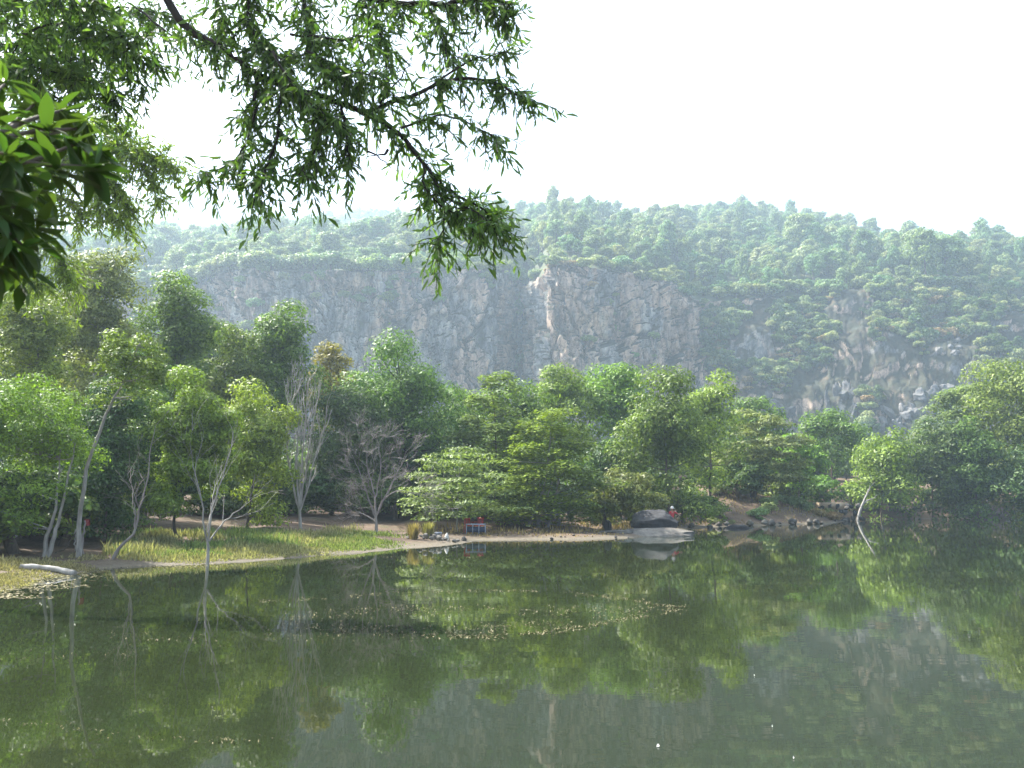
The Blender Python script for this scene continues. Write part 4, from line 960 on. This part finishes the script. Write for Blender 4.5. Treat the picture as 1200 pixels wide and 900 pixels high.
# log and litter on the left bank
L0, L1 = gpix(24, 662, 0.28), gpix(88, 662, 0.28)
g = Geo(); r_ = np.random.default_rng(4); pp = spline([L0 + np.array([0, 0, 0.06]), (L0 + L1) / 2 + np.array([0, 0.1, 0.10]), L1 + np.array([0, 0, 0.05])], 12); pp[:, 2] = terrain(pp[:, 0], pp[:, 1]) + 0.07; g.tube(pp, np.linspace(0.075, 0.095, 12) * (1 + 0.1 * r_.normal(size=12)), 8)
o = obj('fallen_log', g.mesh('fallen_log', pp[0], smooth=True), BARK['dead'], None, tuple(pp[0])); tag(o, 'whitish fallen log lying between the trunks at the left waterline', 'log')
p = stand(20, 28.5); o = obj('plastic_bag', rock(71, 0.11, 0.09, 0.09, 3, 10, 0.3), WHITE, None, (p[0], p[1], p[2] + 0.5)); tag(o, 'white crumpled bag caught in the bush at far left', 'bag')
p = stand(100, 28.4); g = Geo(); gx_, gz_ = np.meshgrid(np.linspace(-0.09, 0.09, 7), np.linspace(0, -0.22, 9)); V = np.stack([gx_, 0.03 * np.sin(gx_ * 30 + gz_ * 6), gz_], -1).reshape(-1, 3); g.add(V, grid_faces(9, 7)); g.add(V + np.array([0, 0.012, 0]), grid_faces(9, 7))
o = obj('red_cloth', g.mesh('red_cloth', smooth=True), plain('dull_red_cloth', (0.20, 0.03, 0.03), 0.9), None, (p[0] + 0.12, p[1], p[2] + 1.15)); tag(o, 'red cloth hanging beside the long leaning trunk', 'cloth')
p = on_slope(1197, 438); g = Geo(); g.tube([(0, 0, -0.5), (0, 0, 2.0), (0, 0, 4.0)], [0.28, 0.25, 0.22], 8); g.tube([(0, 0, 3.9), (0, 0, 4.2)], [0.36, 0.36], 8)
o = obj('white_post', g.mesh('white_post'), WHITE, None, tuple(p)); tag(o, 'white post on the slope at the right edge', 'post')

# person standing behind the boulder
SKIN = plain('skin', (0.35, 0.2, 0.14)); DARKC = plain('dark_trousers', (0.04, 0.045, 0.06)); 
pp_ = stand(787, 55.6); per = empty('person', pp_, 'person in red shirt and white hat behind the dark boulder, arm out', 'person'); per.rotation_euler = (0, 0, 0.4)
sk = {'pel': ((0, 0, 0.86), 0.13), 'wai': ((0, 0.01, 1.0), 0.115), 'che': ((0, 0, 1.2), 0.145), 'nec': ((0, -0.01, 1.38), 0.055), 'hea': ((0, -0.02, 1.48), 0.085), 'top': ((0, -0.02, 1.60), 0.08),
      'ls': ((-0.18, 0, 1.31), 0.055), 'le': ((-0.23, 0.02, 1.05), 0.042), 'lh': ((-0.22, -0.06, 0.82), 0.032), 'rs': ((0.18, 0, 1.31), 0.055), 're': ((0.38, -0.12, 1.18), 0.042), 'rh': ((0.58, -0.26, 1.20), 0.032),
      'lk': ((-0.10, -0.02, 0.46), 0.062), 'la': ((-0.11, 0.02, 0.08), 0.042), 'lf': ((-0.12, -0.14, 0.03), 0.035), 'rk': ((0.10, -0.03, 0.46), 0.062), 'ra': ((0.12, 0.02, 0.08), 0.042), 'rf': ((0.13, -0.14, 0.03), 0.035)}
ed = [('pel', 'wai'), ('wai', 'che'), ('che', 'nec'), ('nec', 'hea'), ('hea', 'top'), ('che', 'ls'), ('ls', 'le'), ('le', 'lh'), ('che', 'rs'), ('rs', 're'), ('re', 'rh'), ('pel', 'lk'), ('lk', 'la'), ('la', 'lf'), ('pel', 'rk'), ('rk', 'ra'), ('ra', 'rf')]
def skin_fig(name, keys, mat, grow_=0.0):
    ks = [k for k in sk if k in keys]; me = bpy.data.meshes.new(name); me.from_pydata([sk[k][0] for k in ks], [(ks.index(a), ks.index(b_)) for a, b_ in ed if a in keys and b_ in keys], [])
    o = obj(name, me, mat, per); md = o.modifiers.new('skin', 'SKIN'); sv = me.skin_vertices[0].data
    for i, k in enumerate(ks): sv[i].radius = (sk[k][1] + grow_,) * 2; sv[i].use_root = (i == 0)
    o.modifiers.new('sub', 'SUBSURF').levels = 2; o.modifiers['sub'].render_levels = 2; me.polygons.foreach_set('use_smooth', np.ones(len(me.polygons), bool)); return o
skin_fig('body', set(sk), SKIN); skin_fig('shirt', {'pel', 'wai', 'che', 'ls', 'le', 'rs', 're'}, RED, 0.018); skin_fig('trousers', {'pel', 'lk', 'la', 'rk', 'ra'}, DARKC, 0.016)
g = Geo(); g.tube([(0, -0.02, 1.56), (0, -0.02, 1.575)], [0.19, 0.185], 14); g.tube(spline([(0, -0.02, 1.575), (0, -0.02, 1.66), (0, -0.02, 1.71)], 5), [0.115, 0.112, 0.105, 0.09, 0.04], 12); obj('hat', g.mesh('hat', smooth=True), WHITE, per)

# ------------------------------------------------------------------ near overhanging branches
def leaf_template(w, sickle, droop, fold=0.0):
    st = [(0.0, 0.0), (0.22, 0.7), (0.5, 1.0), (0.78, 0.66), (1.0, 0.0)]; V = []; F4 = []; F3 = []
    for x, q in st:
        y0 = sickle * math.sin(x * math.pi) ; z0 = -droop * x * x
        if q == 0: V.append((x, y0 * 0, z0))
        else: V += [(x, y0 - w * q / 2, z0 + fold * q), (x, y0, z0), (x, y0 + w * q / 2, z0 + fold * q)]
    F3 = [(0, 2, 1), (0, 3, 2), (10, 7, 8), (10, 8, 9)]
    for k in (1, 4): F4 += [(k, k + 1, k + 4, k + 3), (k + 1, k + 2, k + 5, k + 4)]
    return np.array(V), np.array(F4), np.array(F3)
def frames(d, up_):
    d = d / (np.linalg.norm(d, axis=1)[:, None] + 1e-9); y = np.cross(up_, d); y /= np.linalg.norm(y, axis=1)[:, None] + 1e-9
    return np.stack([d, y, np.cross(d, y)], -1)         # columns
def place_leaves(root, off, tmpl, Pq, Fr, Ln, mat, n_single, name):
    V, F4, F3 = tmpl; me1 = mesh('leaf', V, F4, F3); me1.materials.append(mat)
    vr = np.random.default_rng(len(Pq)).uniform((0.7, -0.8), (1.25, 2.6), (len(Pq), 2))
    order_ = np.argsort(Pq[:, 1] - Ln * 4); single = order_[:n_single]; restq = order_[n_single:]
    for i in single:
        o = obj('leaf', me1, None, root); M = Matrix([list(r__) + [0] for r__ in Fr[i]] + [[0, 0, 0, 1]]); o.location = tuple(Pq[i] - off); o.rotation_euler = M.to_euler(); o.scale = (Ln[i], Ln[i] * vr[i, 0], Ln[i] * vr[i, 1])
    if len(restq):
        W = np.einsum('nij,nmj->nmi', Fr[restq], V[None] * np.concatenate([np.ones((len(restq), 1)), vr[restq]], 1)[:, None]) * Ln[restq][:, None, None] + (Pq[restq] - off)[:, None]
        k = np.arange(len(restq))[:, None, None] * len(V)
        o = obj(name, mesh(name, W.reshape(-1, 3), (k + F4[None]).reshape(-1, 4), (k + F3[None]).reshape(-1, 3)), mat, root); tag(o, kind='stuff')
def bough_tree(label, base, skel, tmpl, mat, bark, seed, leaf_len, twig_len, tw_step, lf_step, r_limb, n_single, cat='tree', down=0.55):
    r_ = np.random.default_rng(seed); bz = tz(base[0], base[1]); off = np.array([base[0], base[1], bz]); root = empty('overhanging_tree', tuple(off), label, cat)
    g = Geo(); LP, LD, LL = [], [], []
    for pth, Ya, Yb, r0, dens, *wd_ in skel:
        if isinstance(pth[0], np.ndarray): W = np.array(pth)
        else: W = np.array([pix(a, b_, Ya + (Yb - Ya) * i / (len(pth) - 1)) for i, (a, b_) in enumerate(pth)])
        n = max(6, int(np.linalg.norm(np.diff(W, axis=0), axis=1).sum() / 0.08)); S_ = spline(W, n); S_[1:-1] += r_.normal(size=(n - 2, 3)) * 0.008
        g.tube(S_, np.linspace(r0, max(0.004, r0 * 0.25), n), 7 if r0 > 0.02 else 5, cap=False)
        if dens <= 0: continue
        for k in range(1, n):
            for _ in range(r_.poisson(0.08 / tw_step * dens)):
                tan = S_[k] - S_[k - 1]; tan /= np.linalg.norm(tan)
                d = tan * 0.5 + unit(r_, 1)[0] * 0.9 + np.array([0, 0, -0.25]); d /= np.linalg.norm(d); L = twig_len * r_.uniform(0.5, 1.3); m_ = max(4, int(L / lf_step))
                q = S_[k] + d * np.linspace(0, L, m_)[:, None] + np.array([0, 0, -1]) * (np.linspace(0, 1, m_) ** 2 * L * 0.35)[:, None]
                g.tube(q[::max(1, m_ // 4)] if m_ > 8 else q, 0.0035, 3, cap=False)
                ld = d * 0.55 + unit(r_, m_) * 0.75 + np.array([0, 0, -down]); LP.append(q); LD.append(ld); LL.append(leaf_len * r_.uniform(0.6, 1.25, m_))
    obj('trunk', g.mesh('trunk', off, smooth=True), BARK[bark], root)
    LP, LD, LL = np.concatenate(LP), np.concatenate(LD), np.concatenate(LL); Fr = frames(LD, unit(r_, len(LP)) + np.array([0, 0, 0.5]))
    inv = (LP[:, 1] > 0.5)
    place_leaves(root, off, tmpl, LP[inv], Fr[inv], LL[inv], mat, n_single, 'foliage')
    return root
A_ = np.array
acacia = [
 ([A_((-5.4, 4.9, 0.1)), A_((-5.3, 5.0, 2.5)), A_((-5.0, 5.4, 5.0)), A_((-4.6, 6.0, 7.2))], 0, 0, 0.17, 0),
 ([A_((-5.0, 5.4, 5.0)), A_((-4.3, 6.0, 6.3)), pix(140, -60, 6.6), pix(215, 28, 6.7), pix(262, 58, 6.7), pix(300, 88, 6.7)], 0, 0, 0.065, 0.7),
 ([(290, 82), (330, 100), (375, 112), (425, 132), (470, 160), (505, 200), (540, 232), (572, 250)], 6.7, 6.6, 0.034, 1.6),
 ([(505, 205), (518, 235), (520, 265), (514, 288)], 6.6, 6.5, 0.014, 1.7), ([(520, 230), (555, 248), (580, 265)], 6.6, 6.3, 0.012, 2.0), ([(495, 190), (500, 222), (540, 255), (580, 252)], 6.5, 6.6, 0.012, 1.5),
 ([(425, 132), (480, 112), (535, 92), (575, 95), (600, 108), (618, 118)], 6.7, 6.5, 0.022, 1.7), ([(500, 105), (545, 75), (575, 65), (590, 62)], 6.6, 6.5, 0.012, 1.6), ([(470, 150), (520, 135), (560, 150), (580, 160)], 6.5, 6.4, 0.012, 1.5),
 ([(300, 88), (300, 130), (285, 175), (272, 205)], 6.7, 6.3, 0.02, 2.0), ([(330, 100), (325, 160), (310, 200), (300, 228)], 6.6, 6.2, 0.02, 2.0), ([(375, 112), (375, 150), (365, 185), (350, 205)], 6.6, 6.2, 0.02, 2.2), ([(400, 120), (405, 160), (410, 190)], 6.7, 6.3, 0.016, 1.8), ([(285, 180), (262, 195), (240, 205)], 6.5, 6.3, 0.01, 1.3),
 ([A_((-4.6, 6.0, 7.2)), pix(160, -120, 6.9), pix(300, -50, 7.0), pix(420, -5, 7.0), pix(500, 5, 6.9), pix(560, 0, 6.8), pix(600, 5, 6.7)], 0, 0, 0.05, 1.5),
 ([(300, -50), (290, 0), (300, 45), (330, 70)], 7.0, 6.6, 0.02, 2.6), ([(350, -30), (360, 20), (370, 60), (395, 90)], 7.0, 6.5, 0.02, 2.6), ([(250, -50), (255, 0), (265, 30)], 7.0, 6.8, 0.02, 2.4), ([(420, -5), (440, 30), (455, 60), (450, 100)], 7.0, 6.7, 0.015, 1.8), ([(340, 40), (390, 45), (430, 50)], 6.6, 6.4, 0.014, 2.2), ([(500, 5), (520, 40), (525, 70)], 6.9, 6.7, 0.012, 1.3), ([(555, 0), (580, 15), (600, 20)], 6.8, 6.7, 0.01, 1.3),
 ([(360, 60), (400, 80), (440, 90)], 6.5, 6.3, 0.014, 2.3), ([(320, 60), (350, 110), (390, 140)], 6.4, 6.2, 0.014, 2.2),
 ([(455, 175), (448, 182), (430, 183)], 6.6, 6.6, 0.014, 0), ([(430, 177), (445, 184), (458, 197)], 6.6, 6.6, 0.010, 0), ([(445, 122), (465, 95), (481, 76)], 6.6, 6.6, 0.010, 0),
 ([A_((-5.0, 5.4, 5.0)), pix(-120, 40, 7.2), pix(-20, 60, 7.4), pix(60, 40, 7.5), pix(130, 55, 7.5), pix(185, 75, 7.5)], 0, 0, 0.035, 2.0),
 ([(60, 40), (80, 80), (120, 100), (135, 118)], 7.4, 7.2, 0.014, 3.4), ([(-30, 20), (20, 0), (60, -5), (110, 0)], 6.8, 6.6, 0.014, 3.2), ([(-30, 70), (10, 75), (50, 80), (100, 95)], 6.8, 6.6, 0.014, 3.2), ([(20, 40), (70, 30), (120, 35), (170, 45)], 6.8, 6.6, 0.014, 2.8), ([(0, 50), (30, 90), (70, 115)], 7.4, 7.2, 0.014, 3.4), ([(-20, 10), (40, 5), (100, 12), (160, 10), (200, 20)], 7.5, 7.4, 0.02, 2.4), ([(130, 55), (150, 85), (165, 105)], 7.5, 7.4, 0.01, 1.4), ([(20, 30), (50, 60), (100, 70)], 7.2, 7.2, 0.012, 2.2), ([(160, 10), (200, 40), (225, 45)], 7.2, 7.0, 0.012, 1.4),
]
bough_tree('near narrow leaved tree whose long branch hangs in from the upper left', (-5.4, 4.9), acacia, leaf_template(0.21, 0.07, 0.10, 0.01), LEAF['near'], 'dark', 8, 0.108, 0.28, 0.039, 0.021, 0.05, 300)
fine = [([A_((-13.2, 17.2, 0.1)), A_((-13.0, 17.3, 3.0)), pix(-60, 330, 17.2), pix(10, 250, 17), pix(60, 190, 17)], 0, 0, 0.16, 0.5),
        ([(40, 215), (90, 180), (140, 170), (175, 180), (205, 195)], 17, 16.6, 0.03, 2.2), ([(90, 180), (130, 210), (150, 245)], 17, 16.8, 0.02, 2.4), ([(60, 200), (110, 150), (150, 155)], 17, 17, 0.02, 2.2), ([(110, 215), (120, 240), (150, 262)], 17, 17, 0.02, 2.2),
        ([(10, 250), (40, 270), (70, 300), (85, 330)], 17, 17, 0.02, 2.0), ([(-20, 290), (20, 310), (50, 335)], 17, 17, 0.02, 2.2), ([(0, 200), (50, 160), (100, 140)], 17, 17.3, 0.02, 2.4), ([(140, 170), (170, 200), (185, 235)], 16.8, 16.7, 0.015, 1.6), ([(20, 240), (70, 230), (100, 250)], 17, 17, 0.02, 2.2), ([(-40, 180), (20, 150), (60, 130)], 17.4, 17.4, 0.02, 2.0)]
bough_tree('light yellow green fine leaved tree seen behind the near left leaves', (-13.2, 17.2), fine, leaf_template(0.22, 0.06, 0.10, 0.01), LEAF['lime'], 'brown', 9, 0.15, 0.55, 0.035, 0.028, 0.05, 0)
# broad leaved branch close on the left: every leaf its own
r_ = np.random.default_rng(21)
bt = (-3.6, 2.2); off = np.array([bt[0], bt[1], tz(*bt)]); root = empty('broad_leaved_tree', tuple(off), 'close tree with broad glossy leaves in whorls at the left edge', 'tree')
whorls = [(92, 168, 3.2), (58, 148, 3.3), (22, 168, 3.1), (112, 196, 3.2), (70, 195, 3.1), (30, 205, 3.0), (8, 130, 3.3), (45, 118, 3.5), (78, 128, 3.5), (6, 225, 2.9), (22, 262, 2.9), (48, 262, 3.0), (8, 290, 2.8), (35, 295, 2.9), (4, 180, 2.8), (100, 150, 3.5), (-10, 250, 2.8), (-14, 150, 3.0), (10, 95, 3.6), (-5, 315, 2.8), (118, 178, 3.6), (84, 150, 3.7), (18, 320, 3.1), (55, 225, 3.4)]
g = Geo(); hub = pix(-130, 215, 2.7)
g.tube(spline([off + np.array([0, 0, -0.2]), off + np.array([0.05, 0.05, 1.2]), off + np.array([0.3, 0.2, 2.2]), hub], 14), np.linspace(0.10, 0.035, 14), 8, cap=False)
LP, LD, LL, LU = [], [], [], []
for a, b_, Y in whorls:
    w = pix(a, b_, Y); s0 = hub + (w - hub) * 0.12 + r_.normal(size=3) * 0.05; S_ = spline([hub, (s0 + w) / 2 + np.array([0, 0, 0.03]), w], 8); g.tube(S_, np.linspace(0.016, 0.006, 8), 5, cap=False)
    d = S_[-1] - S_[-2]; d /= np.linalg.norm(d); d = d * 0.5 + unit(r_, 1)[0] * 0.8; d /= np.linalg.norm(d); n = 15
    for q in range(n):
        an = q * 2.4 + r_.normal() * 0.2; s_ = unit(r_, 1)[0]; a1 = np.cross(d, (0, 0, 1)); a1 /= np.linalg.norm(a1); a2 = np.cross(d, a1)
        out = a1 * math.cos(an) + a2 * math.sin(an); e = r_.uniform(0.4, 1.6)
        ld = d * math.cos(e) + out * math.sin(e) + np.array([0, 0, -0.30]) + s_ * 0.15
        LP.append(w - d * r_.uniform(0, 0.07)); LD.append(ld); LL.append(r_.uniform(0.09, 0.18)); LU.append(np.array([0, 0, 1.0]) + s_ * 0.4)
obj('trunk', g.mesh('trunk', off, smooth=True), BARK['brown'], root)
LP, LD, LL, LU = map(np.array, (LP, LD, LL, LU))
place_leaves(root, off, leaf_template(0.34, 0.02, 0.20, 0.04), LP, frames(LD, LU), LL, LEAF['broad'], 300, 'foliage')

# ------------------------------------------------------------------ haze
m = bpy.data.materials.new('haze'); m.use_nodes = True; t = m.node_tree
t.nodes.remove(t.nodes['Principled BSDF'])
pv = t.nodes.new('ShaderNodeVolumePrincipled'); pv.inputs['Color'].default_value = (0.66, 0.84, 1.0, 1); pv.inputs['Density'].default_value = HAZE_DENSITY
pv.inputs['Anisotropy'].default_value = 0.35; pv.inputs['Density Attribute'].default_value = ''
t.links.new(pv.outputs[0], t.nodes['Material Output'].inputs['Volume'])
g = Geo(); g.box((0, 150, 238.25), (1700, 1550, 241.75))
o = obj('haze', g.mesh('haze'), m); tag(o, 'thin pale air haze over the lake and hills', 'haze', kind='stuff'); o.display_type = 'WIRE'
